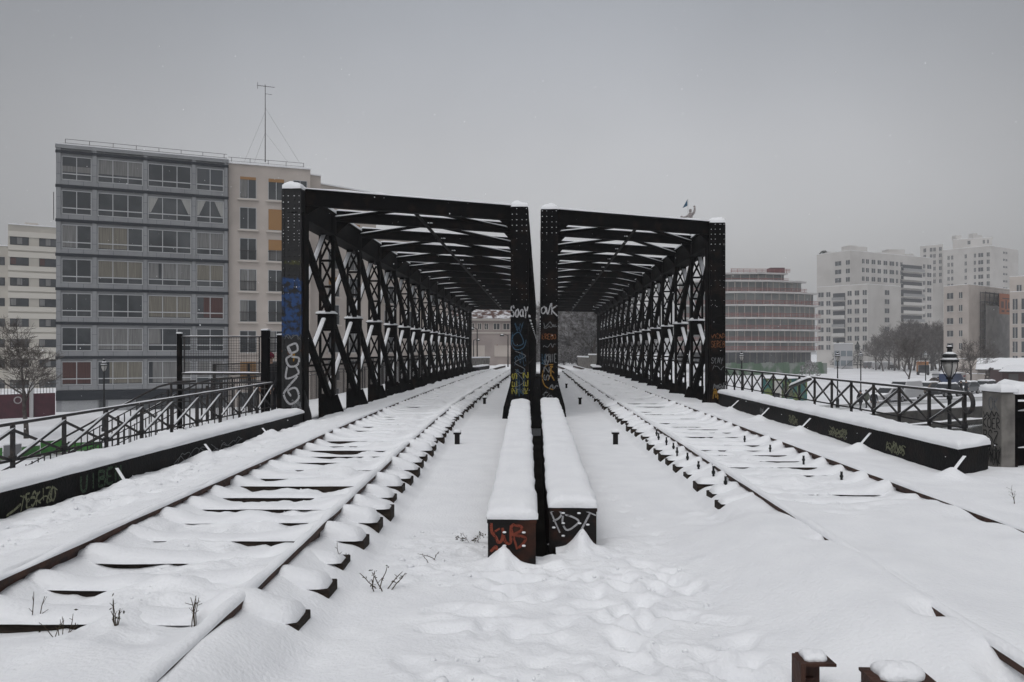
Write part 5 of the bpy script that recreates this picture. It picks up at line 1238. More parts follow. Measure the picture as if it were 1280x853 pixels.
for i, (u0, u1, v0, v1) in enumerate(((.12, .3, .3, .62), (.42, .52, .25, .7), (.6, .88, .3, .6), (.2, .8, .74, .8), (.15, .35, .1, .2), (.5, .85, .12, .2))):
    A0, A1 = fc.s_px(1240.5), fc.s_px(1258); Zb, Zt_ = Z(393, 180), Z(367.5, 180); fc.box(mb, A0+(A1-A0)*u0, A0+(A1-A0)*u1, Zb+(Zt_-Zb)*v0, Zb+(Zt_-Zb)*v1, 1.451, 1.47)
mb.build('banner_print', paint('banner_dark', (.09, .05, .04)), bn)
t = thing('apartment_building', 'pale building cut by the right edge of the picture', 'building', (*XY(1263, 160), GZ))
fr_ = [facxy(1262.5, 164, 1330, 156)]; block(t, fr_, Z(364, 161), m=BEIGE, dp=10); grid(t, fr_[0], [(1266, 1272), (1277, 1285), (1295, 1302)], Z(373, 161), pxp(161, 18), 5, 2.2)
fu = [facxy(1262, 172, 1330, 166)]; block(t, fu, Z(344, 168), m=BEIGE, dp=6); grid(t, fu[0], [(1271, 1277)], Z(355, 168), 3, 1, 1.4)
# ================================================================ TREES
BARK = mat('winter_bark', (.055, .047, .042), .9, noise=3, c2=(.11, .10, .095), spec=.1)
TWIGM = mat('bare_twigs', (.07, .058, .05), .9, noise=1.5, c2=(.16, .145, .135), spec=.1)
TWIGS = mat('snowy_twigs', (.09, .08, .075), .9, noise=2.2, c2=(.5, .5, .51), lo=.42, hi=.66, spec=.1)
def grow(seed, H, spread=.8, levels=5, up=.25, tmin=.008, r0=None, twigm=TWIGM, first=.35, kids=(3, 4), droop=0):
    rg = random.Random(seed); tr = MB(); cr = MB(); r0 = r0 or H*.02
    def branch(p, d, L, r, lev):
        n = 4 if lev < 2 else 3; pts = [p.copy()]; dd = d.copy(); rs = [r]
        for i in range(n):
            dd = (dd + Vector((rg.uniform(-1, 1), rg.uniform(-1, 1), rg.uniform(-.6, 1)*.8))*.16 + Vector((0, 0, up*.25-droop*lev*.05))).normalized()
            pts.append(pts[-1]+dd*L/n); rs.append(r*(1-.55*(i+1)/n))
        (tr if lev <= 1 else cr).tube(pts, rs, 7 if lev == 0 else (5 if lev == 1 else 3), lev == 0)
        if lev >= levels: return
        m = rg.randint(*kids)+(1 if lev >= 2 else 0)
        for i in range(m):
            t = (first if lev == 0 else .25)+(1-(first if lev == 0 else .25))*(i+rg.random()*.8)/m; t = min(t, .99)*n; j = int(t); q = pts[j].lerp(pts[min(j+1, n)], t-j)
            ax = dd.cross(Vector((rg.uniform(-1, 1), rg.uniform(-1, 1), rg.uniform(-1, 1)))).normalized()
            nd_ = (Matrix.Rotation(rg.uniform(.45, .95)*spread*1.1, 3, ax) @ dd).normalized()
            if nd_.z < -.15: nd_.z *= -.4
            branch(q, nd_, L*rg.uniform(.5, .74), max(rs[j]*.6, tmin), lev+1)
        branch(pts[-1], dd, L*.55, max(rs[-1]*.9, tmin), lev+1)
    branch(Vector((0, 0, -.1)), Vector((rg.uniform(-.04, .04), rg.uniform(-.04, .04), 1)).normalized(), H*.42, r0, 0)
    return tr, cr
def make_tree(seed, H, name='bare_tree', twigm=TWIGM, **k):
    t = thing(name, 'x', 'tree'); tr, cr = grow(seed, H, twigm=twigm, **k)
    tr.build('trunk', BARK, t, smooth=True); cr.build('crown', twigm, t); return t
def put(t, x, y, z, s=1., rz=0., label=None, group=None, cat='tree'):
    t.location = (x, y, z); t.scale = (s, s, s); t.rotation_euler = (0, 0, rz); props(t, label, cat, group); return t
x, y = XY(33, 46); put(make_tree(21, 8.0, levels=5, tmin=.011, r0=.15, first=.5, spread=1.15, up=.02), x, y, GZ, 1, 2.2, 'bare spreading tree before the maroon wall at the left edge')
T1, T2, T3 = make_tree(5, 9, levels=5, tmin=.016, spread=1.0, up=.12, kids=(2, 4)), make_tree(6, 9, levels=5, tmin=.016, spread=1.1, up=.12, kids=(2, 4)), make_tree(9, 9, levels=5, tmin=.016, spread=.95, up=.12, kids=(2, 4))
x, y = XY(1136, 118); put(T1, x, y, GZ, .95, .3, 'bare tree with snowy forks standing alone past the white van')
x, y = XY(1213, 112); put(T2, x, y, GZ, .88, 1.0, 'round headed bare tree beside the snow roofed shed')
BG = [(1104, 205, .95), (1118, 212, 1.1), (1130, 204, 1.2), (1142, 214, 1.35), (1154, 208, 1.2), (1166, 216, 1.3), (1174, 204, 1.0), (1111, 222, 1.2), (1148, 226, 1.5), (1160, 232, 1.5), (1095, 216, .8), (1138, 200, .8), (1170, 226, 1.4), (1124, 218, 1.2), (1136, 224, 1.4), (1150, 214, 1.3), (1164, 210, 1.0), (1099, 226, .9), (1176, 218, 1.1)]
first = True
for i, (px, d, s) in enumerate(BG):
    t = T3 if i == 0 else copy_tree((T1, T2, T3)[i % 3]); x, y = XY(px, d); put(t, x, y, GZ, s*1.25, i*1.7, 'dark bare tree in the thicket before the white tower block', 'bare trees of the thicket')
# snowy woodland beyond the right bridge
W = [make_tree(40+i, 9, levels=5, tmin=.02, twigm=TWIGS, spread=1.05, name='snowy_tree', kids=(4, 5), first=.12, up=.15) for i in range(3)]
wood = [(745, 84, 1.05), (735, 92, 1.1), (725, 108, 1.2), (712, 120, 1.2), (703, 112, 1.15), (757, 90, 1.1), (770, 98, 1.0), (694, 125, 1.2), (684, 118, 1.0), (673, 122, .95), (790, 105, .9), (664, 130, .95), (718, 135, 1.5), (740, 128, 1.5), (758, 125, 1.4), (700, 140, 1.5), (780, 132, 1.1), (810, 120, .8), (728, 118, 1.3), (748, 106, 1.25)]
for i, (px, d, s) in enumerate(wood):
    t = W[i] if i < 3 else copy_tree(W[i % 3]); x, y = XY(px, d); put(t, x, y, -.4, s, i*2.1, 'snow dusted bare tree in the wood beyond the right bridge', 'snowy trees beyond the right bridge')
for i, (px, d) in enumerate(((697, 96), (706, 92), (714, 99), (722, 90), (730, 97), (739, 88), (747, 94), (690, 104), (682, 110), (671, 114), (756, 97), (702, 110), (733, 104))):
    t = copy_tree(W[i % 3]); x, y = XY(px, d); put(t, x, y, -.9, .36+.05*(i % 3), i*1.3, 'low snow dusted bush under the trees beyond the right bridge', 'undergrowth beyond the right bridge', 'bush'); t.name = 'snowy_bush'
NEEDLE = mat('snowy_needles', (.018, .026, .02), .9, noise=2, c2=(.10, .115, .11), lo=.5, hi=.7, spec=.1)
def conifer(seed, H, R):
    t = thing('evergreen_tree', 'x', 'tree'); rg = random.Random(seed); mb = MB(); mb.tube([(0, 0, 0), (0, 0, H*.9)], [.18, .04], 6); mb.build('trunk', BARK, t)
    cr = MB()
    for i in range(1500):
        z = H*(.12+.88*rg.random()**1.3); r = R*(1-z/H)**.8*(.4+.6*rg.random()**.5)*(1+.25*math.sin(z*7/H*3+seed)); a = rg.uniform(0, 6.28)
        c = Vector((r*math.cos(a), r*math.sin(a), z)); o_ = Vector((math.cos(a), math.sin(a), -.35)).normalized()*rg.uniform(.2, .5); sd = Vector((-math.sin(a), math.cos(a), rg.uniform(-.3, .3)))*rg.uniform(.08, .2)
        cr.add([c-o_*.5, c+sd, c+o_*.6, c-sd], [(0, 1, 2, 3)])
    cr.build('crown', NEEDLE, t); return t
C1 = conifer(3, 9, 2.6)
for i, (px, d, s, lab) in enumerate(((1047, 236, .95, 'dark evergreen behind the white site cabin'), (1072, 238, .9, 'dark evergreen right of the white site cabin'), (1158, 236, 1.5, 'tall dark evergreen rising behind the thicket'), (1164, 240, 1.3, 'lower dark evergreen at the right of the thicket'))):
    t = C1 if i == 0 else copy_tree(C1); x, y = XY(px, d); put(t, x, y, GZ, s, i, lab, 'evergreens')
def shrub(px, d, w, h, lab, m=None, n=500):
    x, y = XY(px, d); t = thing('round_shrub', lab, 'shrub', (x, y, GZ)); rg = random.Random(int(px)); cr = MB()
    for i in range(n):
        a = rg.uniform(0, 6.28); e = rg.uniform(0, 1.5); r = rg.uniform(.7, 1); c = Vector((x+w*r*math.cos(a)*math.cos(e), y+w*r*math.sin(a)*math.cos(e), GZ+h*r*math.sin(e)))
        u = Vector([rg.uniform(-1, 1) for _ in range(3)]).normalized()*.22; v = u.cross(Vector([rg.uniform(-1, 1) for _ in range(3)])).normalized()*.1; cr.add([c-u, c+v, c+u, c-v], [(0, 1, 2, 3)])
    cr.build('foliage', m or NEEDLE, t); mb = MB(); mb.tube([(x, y, GZ-.1), (x, y, GZ+h*.6)], .06, 5); mb.build('stem', BARK, t)
shrub(1239, 118, 1.0, 2.6, 'brown round shrub left of its greener neighbour above the shed', TWIGM); shrub(1256, 119, 1.1, 2.6, 'dark green round shrub above the shed roof')
shrub(1168, 100, 1.0, 1.7, 'brown dry shrub beside the red and white stall', TWIGM); shrub(1012, 165, 2.2, 3.2, 'snowy bush at the right end of the green hoarding', TWIGS)

# ================================================================ VEHICLES
TYRE = mat('tyre_rubber', (.012, .012, .012), .8); RIM = mat('wheel_rim', (.25, .25, .25), .4, .6); CARGL = mat('car_glass', (.02, .024, .028), .08); LIGHT = mat('headlight_glass', (.45, .45, .43), .2); TAIL = mat('tail_light', (.25, .02, .015), .3)
def vehicle(name, label, cat, px, d, rz, m, kind='car', snowy=True, group=None, z=GZ):
    x, y = XY(px, d); t = thing(name, label, cat, (0, 0, 0), group)
    if kind == 'car':
        L_, Wd = 4.1, 1.66; lower = [(-2.05, .32), (-2.0, .78), (-1.85, .86), (1.0, .90), (1.85, .78), (2.03, .62), (2.05, .32)]; cab = [(-1.8, .86), (-1.45, 1.34), (-.9, 1.45), (.15, 1.44), (.95, .9)]; rear = -1.25; front = 1.28
        win = [(-1.55, .92), (-1.32, 1.30), (-.85, 1.37), (.12, 1.36), (.72, .92)]
    else:
        L_, Wd = 4.6, 1.8; lower = [(-2.3, .34), (-2.3, 1.0), (2.0, 1.0), (2.28, .8), (2.3, .34)]; cab = [(-2.28, 1.0), (-2.2, 1.9), (-2.0, 1.98), (1.0, 1.96), (1.85, 1.0)]; rear = -1.45; front = 1.5
        win = [(.35, 1.08), (.35, 1.75), (.95, 1.75), (1.5, 1.08)]
    w = Wd/2; mb = MB(); mb.prism(lower, 'y', -w, w); n = len(cab)
    a = [(p[0], -w*(1 if i in (0, n-1) else .86), p[1]) for i, p in enumerate(cab)]; b = [(p[0], -q[1], p[1]) for p, q in zip(cab, a)]
    mb.add(a+b, [tuple(range(n))[::-1], tuple(range(n, 2*n))]+[(i, (i+1) % n, n+(i+1) % n, n+i) for i in range(n)]); mb.build('body', m, t, bevel=.04)
    def taper(zz_): return w*(1-.14*min(1, max(0, (zz_-.88)/.5)))+.012
    for s in (-1, 1):
        mb = MB(); pp = [(p[0], s*taper(p[1]), p[1]) for p in win]; qq = [(p[0], s*(taper(p[1])-.03), p[1]) for p in win]; k = len(win)
        mb.add(pp+qq, [tuple(range(k)), tuple(range(k, 2*k))[::-1]]+[(i, (i+1) % k, k+(i+1) % k, k+i) for i in range(k)]); mb.build('side_window', CARGL, t)
    (p0, p1) = (cab[-1], cab[-2]); mb = MB(); dx = .012
    mb.hexa([(p0[0]-.08, -w*.8, p0[1]+.05), (p0[0]-.08+.02, w*.8, p0[1]+.05), (p0[0]-.1, w*.8, p0[1]+.07), (p0[0]-.1, -w*.8, p0[1]+.07), (p1[0]+.07, -w*.75, p1[1]-.06), (p1[0]+.07, w*.75, p1[1]-.06), (p1[0]+.03, w*.75, p1[1]-.03), (p1[0]+.03, -w*.75, p1[1]-.03)]); mb.v = [(v[0]+.03, v[1], v[2]) for v in mb.v]; mb.build('windscreen', CARGL, t)
    for wx in (rear, front):
        for s in (-1, 1):
            mb = MB(); ring = [(.20, -.1), (.29, -.1), (.31, -.07), (.31, .07), (.29, .1), (.20, .1)]; mb.lathe(ring, (0, 0, 0), 14); mb.v = [(wx+a_, s*(w-.08)+c_, .31+b_) for a_, b_, c_ in mb.v]; wh = mb.build('wheel', TYRE, t)
            mb = MB(); mb.lathe([(.2, -.105), (.06, -.11), (.06, .11), (.2, .105)], (0, 0, 0), 12); mb.v = [(wx+a_, s*(w-.08)+c_, .31+b_) for a_, b_, c_ in mb.v]; mb.build('rim', RIM, wh)
    for s in (-1, 1):
        mb = MB(); mb.box(L_/2-.06, L_/2+.01, s*w*.7-.16, s*w*.7+.16, .58, .72); mb.build('headlight', LIGHT, t)
        mb = MB(); mb.box(-L_/2-.01, -L_/2+.06, s*w*.75-.12, s*w*.75+.12, .6, .78); mb.build('tail_light', TAIL, t)
    if snowy:
        mb = MB(); zt = max(p[1] for p in cab); snow_quad(mb, [(cab[1][0], -w*.8, zt-.05), (cab[-2][0]+.1, -w*.8, zt-.05), (cab[-2][0]+.1, w*.8, zt-.05), (cab[1][0], w*.8, zt-.05)], .17, .2, 6, 4, .02, int(px))
        snow_quad(mb, [(cab[-1][0]+.05, -w*.92, .86 if kind == 'car' else .95), (L_/2-.15, -w*.9, .68 if kind == 'car' else .82), (L_/2-.15, w*.9, .68 if kind == 'car' else .82), (cab[-1][0]+.05, w*.92, .86 if kind == 'car' else .95)], .12, .15, 5, 4, .02, int(px)+1)
        mb.build('snow_cap', SNOW, t, smooth=True)
    t.location = (x, y, z); t.rotation_euler = (0, 0, rz); return t
WHITEC = mat('white_car_paint', (.42, .42, .43), .35); GREYC = mat('grey_car_paint', (.12, .125, .13), .35); BLUEC = mat('blue_car_paint', (.03, .05, .11), .35); DARKC = mat('dark_car_paint', (.02, .02, .022), .35); BROWNC = mat('brown_car_paint', (.12, .085, .06), .4)
qa = math.atan(.68)
vehicle('parked_van', 'white van parked on the quay right of the walking people', 'van', 1130.5, 82, qa+math.pi+.1, WHITEC, 'van', group='vehicles on the right quay')
vehicle('parked_car', 'snow covered white car parked left of the white van', 'car', 1109, 79, qa+math.pi, WHITEC, 'car', group='vehicles on the right quay')
vehicle('parked_car', 'brown car with snow on its roof between the van and the dark car', 'car', 1158, 93, qa+math.pi, BROWNC, group='vehicles on the right quay')
vehicle('parked_car', 'dark car under deep snow left of the near lamp post', 'car', 1181, 89, qa+math.pi, DARKC, group='vehicles on the right quay')
vehicle('parked_car', 'grey car under snow right of the near lamp post', 'car', 1207, 95, qa+math.pi, GREYC, group='vehicles on the right quay')
vehicle('parked_car', 'white roofed car next to the tagged pier', 'car', 1230, 98, qa+math.pi, DARKC, group='vehicles on the right quay')
vehicle('parked_van', 'dark blue van behind the snowy cars', 'van', 1190, 112, qa+.1, BLUEC, 'van', True, 'vehicles on the right quay')
for i, (px, d, m, k, lab) in enumerate(((1089, 236, GREYC, 'van', 'leftmost snowy van in the far row beyond the field'), (1099, 232, WHITEC, 'van', 'white van in the middle of the far row'), (1110, 236, WHITEC, 'van', 'rightmost white van of the far row'), (1117, 225, DARKC, 'car', 'dark car at the end of the far row'))):
    vehicle('parked_van' if k == 'van' else 'parked_car', lab, 'van' if k == 'van' else 'car', px, d, .35+i*.2, m, k, group='vehicles beyond the snow field')
def boxtruck(name, label, cat, px, d, wpx, top, mats, rz=0.2):
    x, y = XY(px, d); w = wpx*d/F; zt = Z(top, d); t = thing(name, label, cat, (x, y, GZ)); c, s = math.cos(rz), math.sin(rz)
    def T(mb): mb.v = [(x+a*c-b*s, y+a*s+b*c, z) for a, b, z in mb.v]; return mb
    h = zt-GZ
    mb = MB(); mb.box(-w/2, w/2, -1.1, 1.1, GZ+.75, zt); T(mb).build('cargo_box', mats[0], t)
    mb = MB(); mb.box(-w/2-1.4, -w/2-.05, -1.0, 1.0, GZ+.5, GZ+min(h, 2.2)); T(mb).build('cab', mats[1], t, bevel=.1)
    mb = MB(); mb.box(-w/2-1.42, -w/2-.5, -1.01, 1.01, GZ+1.25, GZ+min(h, 2.2)-.2); T(mb).build('cab_window', CARGL, t)
    for xx in (-w/2-.7, w/2-.6):
        for sy in (-1, 1):
            mb = MB(); mb.lathe([(.4, -.12), (.42, 0), (.4, .12)], (0, 0, 0), 12); mb.v = [(xx+a, sy*.95+cc, GZ+.42+b) for a, b, cc in mb.v]; T(mb).build('wheel', TYRE, t)
    mb = MB(); mb.box(-w/2, w/2, -1.1, 1.1, zt+.002, zt+.14); T(mb).build('snow_cap', SNOW, t); return t
boxtruck('parked_truck', 'orange box truck parked before the thicket', 'truck', 1153, 172, 7, 452, (mat('orange_truck_paint', (.33, .13, .03), .5), DARKC), 1.3)
boxtruck('parked_bus', 'teal bus seen behind the far row of vans', 'bus', 1091, 252, 20, 443.5, (mat('teal_bus_paint', (.05, .12, .12), .5), mat('teal_bus_paint', (.05, .12, .12), .5)), .3)
t = boxtruck('market_truck', 'white truck with red painted panels behind the snowy cars', 'truck', 1193, 128, 30, 466.5, (WHITEC, WHITEC), .25)
x, y = XY(1193, 128); zt = Z(466.5, 128); w = 30*128/F
for u0, u1 in ((-.5, -.12), (.18, .5)):
    mb = MB(); mb.box(w*u0, w*u1, -1.13, -1.105, GZ+1.0, zt-.35); mb.v = [(x+a*math.cos(.25)-b*math.sin(.25), y+a*math.sin(.25)+b*math.cos(.25), z) for a, b, z in mb.v]; pn = mb.build('painted_panel', mat('red_truck_paint', (.22, .04, .035), .5), t)
    mb = MB(); mb.box(w*(u0+.08), w*(u1-.16), -1.16, -1.131, zt-.9, zt-.5); mb.v = [(x+a*math.cos(.25)-b*math.sin(.25), y+a*math.sin(.25)+b*math.cos(.25), z) for a, b, z in mb.v]; mb.build('panel_emblem', WHITEC, pn)

# ================================================================ HUTS
t = thing('site_cabin', 'white two storey site cabin with glazed front beside the evergreens', 'cabin', (*XY(1054, 232), GZ))
fc = facxy(1042.5, 233, 1066, 231); zt = Z(430, 232); mb = MB(); fc.box(mb, 0, fc.L, GZ, zt, -4, 0); mb.build('wall', WHITEC, t)
for r in range(2):
    for c in range(3):
        a0 = fc.L*(c/3)+.15; a1 = fc.L*((c+1)/3)-.15; z0 = GZ+.9+r*2.8; mb = MB(); fc.box(mb, a0, a1, z0, z0+1.6, 0, .05); mb.build('window', mat('pale_cabin_glass', (.16, .19, .21), .2), t)
mb = MB(); fc.box(mb, -.1, fc.L+.1, zt+.001, zt+.18, -4.1, .1); mb.build('roof_snow', SNOW, t)
mb = MB(); mb.bar(fc.at(fc.L+.5, GZ+3, .5), fc.at(fc.L-3, GZ, .5), .5, .12); mb.build('outside_stair', IRON, t)
GRAFM = mat('teal_mural_paint', (.03, .12, .12), .7, noise=1.1, c2=(.13, .17, .05), lo=.45, hi=.55, detail=3)
t = thing('painted_hut', 'small snow roofed hut covered in teal and green graffiti on the quay', 'hut', (*XY(993, 80), GZ))
fc = facxy(977, 79, 1009, 82); zt = Z(473.5, 80); mb = MB(); fc.box(mb, 0, fc.L, GZ, zt, -2.2, 0); mb.build('wall', GRAFM, t)
s = Spray(tuple(fc.at(0, GZ, .0)), tuple(fc.d), (0, 0, 1), tuple(fc.n)); s.lift = .01
for i in range(4): s.scrawl(.1+i*.5, .3, .8, 1.6, .09, 6, 1)
s.build('graffiti_tag', SP_BLK, t)
s = Spray(tuple(fc.at(0, GZ, .0)), tuple(fc.d), (0, 0, 1), tuple(fc.n)); s.lift = .05; s.text('OSR', .3, .4, .55, 1.1, .16); s.build('graffiti_tag', SP_GRN, t)
mb = MB(); snow_quad(mb, [fc.at(-.1, zt, .1), fc.at(fc.L+.1, zt, .1), fc.at(fc.L+.1, zt, -2.3), fc.at(-.1, zt, -2.3)], .16, .15, 5, 5, .02, 2); mb.build('snow_cap', SNOW, t, smooth=True)
fc2 = facxy(966, 79.5, 977, 79); mb = MB(); fc2.box(mb, 0, fc2.L, GZ, Z(476, 80), -1.5, 0); mb.build('side_wall', paint('pale_hut', (.5, .49, .46)), t); mb = MB(); fc2.box(mb, fc2.L*.2, fc2.L*.8, GZ, GZ+.9, 0, .03); mb.build('hatch', DARKC, t)
def shed(label, px0, px1, d, pt, pb, m, roof_dy):
    fc = facxy(px0, d, px1, d-2); t = thing('market_shed', label, 'shed', (fc.p0.x, fc.p0.y, GZ)); zt = Z(pt, d); mb = MB(); fc.box(mb, 0, fc.L, GZ, zt, -7, 0); mb.build('wall', m, t)
    zr = zt+roof_dy; A = [fc.at(-.6, zt, .9), fc.at(fc.L+.6, zt, .9), fc.at(fc.L-.8, zr, -5), fc.at(1.6, zr, -5)]
    mb = MB(); mb.add(A+[p-Vector((0, 0, .12)) for p in A], [(0, 1, 2, 3), (7, 6, 5, 4), (0, 4, 5, 1), (1, 5, 6, 2), (2, 6, 7, 3), (3, 7, 4, 0)]); mb.build('roof', DARKC, t)
    mb = MB(); snow_quad(mb, A, .18, .25, 8, 5, .02, int(px0)); mb.build('roof_snow', SNOW, t, smooth=True)
    for q in range(3):
        mb = MB(); fc.box(mb, fc.L*(.12+q*.3), fc.L*(.3+q*.3), GZ+.9, zt-.3, .0, .04); mb.build('shutter', paint('shutter_grey', (.12, .11, .11)), t)
    return t
shed('long market shed under a broad snowy roof at the right', 1222, 1310, 122, 462, 476, BEIGE, 1.6); shed('lower dark market shed under a snowy roof at the right edge', 1253, 1320, 104, 464.5, 480, paint('dark_wine', (.08, .035, .035)), .6)
fc = facxy(1212, 124, 1252, 119); t = thing('site_trailer', 'pale beige trailer standing before the long shed', 'trailer', (fc.p0.x, fc.p0.y, GZ)); mb = MB(); fc.box(mb, 0, fc.L, GZ+.5, Z(468, 121), -2.2, .6); mb.build('body', BEIGE, t); mb = MB(); fc.box(mb, -.05, fc.L+.05, Z(468, 121)+.001, Z(468, 121)+.12, -2.2, .6); mb.build('snow_cap', SNOW, t)
for a in (.2, .75):
    mb = MB(); fc.box(mb, fc.L*a, fc.L*a+.7, GZ, GZ+.55, .2, .5); mb.build('wheel', TYRE, t)
fc = facxy(1180, 158, 1264, 152); t = thing('parapet_wall', 'long pale wall behind the bare tree at the right', 'wall', (fc.p0.x, fc.p0.y, GZ)); mb = MB(); fc.box(mb, 0, fc.L, GZ, Z(449, 155), -.4, 0); mb.build('masonry', BEIGE, t); mb = MB(); fc.box(mb, 0, fc.L, Z(449, 155)+.001, Z(449, 155)+.15, -.5, .1); mb.build('snow_cap', SNOW, t)
# bollards along the quay lip
# pale figure and pennant above the right bridge
t = thing('mast_figure', 'pale carved figure with one raised arm on a tall mast behind the right bridge', 'statue', (*XY(863, 92), GZ))
x, y = XY(863, 92); k = 92/F; zt = Z(273, 92)
mb = MB(); mb.tube([(x, y, GZ), (x, y, zt-.9)], [.16, .10], 8); mb.build('mast', IRON, t)
FIG = mat('pale_figure', (.36, .33, .32), .8, noise=6, c2=(.2, .17, .17)); mb = MB()
mb.lathe([(.35, -.95), (.30, -.5), (.24, -.1), (.27, .25), (.22, .55), (.11, .68), (.15, .75), (.18, .88), (.14, 1.02), (.04, 1.08)], (x, y, zt), 12)
mb.tube([(x+.2, y, zt+.4), (x+.4, y, zt+.65), (x+.5, y, zt+1.0), (x+.47, y, zt+1.3)], [.15, .15, .12, .1], 8); mb.blob((x+.46, y, zt+1.34), (.13, .1, .13), 8, 5)
mb.tube([(x-.2, y, zt+.35), (x-.5, y, zt+.15), (x-.95, y, zt+.05)], [.14, .12, .1], 8); mb.blob((x-1.0, y, zt+.12), (.17, .14, .18), 8, 5); mb.build('figure', FIG, t, smooth=True)
t = thing('pennant', 'small blue triangular pennant flying beside the pale figure', 'flag', (x-.3, y, zt))
mb = MB(); mb.tube([(x-.28, y, zt-.2), (x-.28, y, Z(249, 92))], .02, 5); mb.build('flagstaff', paint('pale_staff', (.4, .4, .36)), t)
mb = MB(); A, B, C_ = P(859.3, 249.5, 92), P(859.3, 257.5, 92), P(853, 260.5, 92); pts = []
for i in range(7):
    u = i/6
    for q in (0, 1): a = Vector(A).lerp(Vector(C_), u) if q == 0 else Vector(B).lerp(Vector(C_), u); pts.append((a.x-.0, a.y+.08*math.sin(u*6), a.z))
for sgn in (0, .02): mb.add([(p[0], p[1]+sgn, p[2]) for p in pts], [(2*i, 2*i+1, 2*i+3, 2*i+2) for i in range(6)])
mb.build('cloth', mat('blue_cloth', (.03, .10, .17), .8), t)

# ================================================================ PEOPLE
SKIN = mat('skin_tone', (.42, .26, .19), .6); HAIR = mat('dark_hair', (.02, .016, .013), .7)
def person(label, loc, rz, coat, legs, hat, stride=.22, h=1.72, arms=.12):
    t = thing('person', label, 'person', (0, 0, 0)); s = h/1.75
    V = []; E = []; R = []
    def v(p, r, par=None):
        V.append((p[0]*s, p[1]*s, p[2]*s)); R.append(r*s)
        if par is not None: E.append((par, len(V)-1))
        return len(V)-1
    pel = v((0, 0, .95), .15); sp = v((0, .0, 1.15), .15, pel); ch = v((0, .0, 1.36), .17, sp); nk = v((0, .01, 1.5), .065, ch); hd0 = v((0, .02, 1.58), .075, nk); hd1 = v((0, .03, 1.66), .092, hd0); v((0, .02, 1.73), .06, hd1)
    for sg in (-1, 1):
        st = stride*sg
        hp = v((sg*.10, 0, .90), .105, pel); kn = v((sg*.11, st*.55+.04, .49), .072, hp); an = v((sg*.11, st-.03, .09), .048, kn); he = v((sg*.11, st+.03, .04), .045, an); v((sg*.125, st+.17, .035), .035, he)
        sh = v((sg*.20, 0, 1.42), .075, ch); el = v((sg*.265, -st*.3-.02, 1.14), .055, sh); wr = v((sg*.27, -st*.6+arms, .90), .036, el); pm = v((sg*.27, -st*.6+arms+.03, .83), .034, wr)
        for q in range(4): k1 = v((sg*(.262+.004*q), -st*.6+arms+.005+.018*q, .775-.004*(q in (1, 2))), .0095, pm); v((sg*(.252), -st*.6+arms+.012+.018*q, .745-.008*(q in (1, 2))), .008, k1)
        k1 = v((sg*.25, -st*.6+arms+.075, .82), .011, pm); v((sg*.245, -st*.6+arms+.09, .79), .009, k1)
    me = bpy.data.meshes.new('b'); me.from_pydata(V, E, []); o = bpy.data.objects.new('b', me); col.objects.link(o)
    sk = o.modifiers.new('s', 'SKIN'); sk.use_smooth_shade = True; o.modifiers.new('d', 'SUBSURF').levels = 1
    for i, r in enumerate(R): me.skin_vertices[0].data[i].radius = (r, r)
    me.skin_vertices[0].data[0].use_root = True
    dg = bpy.context.evaluated_depsgraph_get(); m2 = bpy.data.meshes.new_from_object(o.evaluated_get(dg)); bpy.data.objects.remove(o)
    m2.name = 'body'
    m2.materials.clear()
    for m in (SKIN, coat, legs, DARKC): m2.materials.append(m)
    for p in m2.polygons:
        c = p.center; z = c.z/s
        p.material_index = 3 if z < .12 else (2 if z < .86 and abs(c.x)/s < .235 else (0 if z > 1.5 or (z < .89 and abs(c.x)/s > .235) else 1)); p.use_smooth = True
    b = bpy.data.objects.new('body', m2); col.objects.link(b); b.parent = t
    mb = MB(); w = 10; prof = [(.135, 1.49), (.19, 1.44), (.225, 1.36), (.20, 1.1), (.215, .9), (.23, .74)]      # coat shell
    mb.lathe([(r, z) for r, z in prof[::-1]], (0, 0, 0), 14); mb.v = [(x*1.02*s, y*.78*s, z*s) for x, y, z in mb.v]; mb.build('coat', coat, t, smooth=True)
    mb = MB(); mb.blob((0, .015*s, 1.69*s), (.105*s, .115*s, .10*s), 12, 8); mb.v = [v_ for v_ in mb.v]; mb.build('hat' if hat is not HAIR else 'hair', hat, t, smooth=True)
    if hat is not HAIR:
        mb = MB(); mb.lathe([(.108*s, 1.655*s), (.116*s, 1.67*s), (.112*s, 1.70*s)], (0, .015*s, 0), 14); mb.build('hat_brim', hat, t)
    mb = MB(); fy = .118*s
    mb.add([(-.014*s, fy, 1.615*s), (.014*s, fy, 1.615*s), (0, fy+.028*s, 1.612*s), (0, fy-.006*s, 1.65*s)], [(0, 1, 2), (0, 2, 3), (1, 3, 2), (0, 3, 1)]); mb.build('nose', SKIN, t)
    mb = MB()
    for sg in (-1, 1): mb.blob((sg*.033*s, fy-.008*s, 1.645*s), (.011*s, .008*s, .007*s), 6, 4)
    mb.build('eyes', HAIR, t); mb = MB(); mb.box(-.022*s, .022*s, fy-.02*s, fy+.002*s, 1.578*s, 1.586*s); mb.build('mouth', mat('lip', (.25, .1, .08), .6), t)
    for sg in (-1, 1): mb = MB(); mb.blob((sg*.095*s, .02*s, 1.635*s), (.012*s, .022*s, .033*s), 6, 5); mb.build('ear', SKIN, t)
    t.location = loc; t.rotation_euler = (0, 0, rz); return t
COATD = paint('dark_coat', (.015, .015, .018), .8); COATN = paint('navy_coat', (.02, .022, .03), .8); COATG = paint('olive_coat', (.09, .10, .08), .8); TROUS = paint('dark_trousers', (.02, .02, .024), .8); HATR = paint('raspberry_hat', (.17, .018, .04), .9); HATD = paint('dark_hat', (.02, .02, .02), .9)
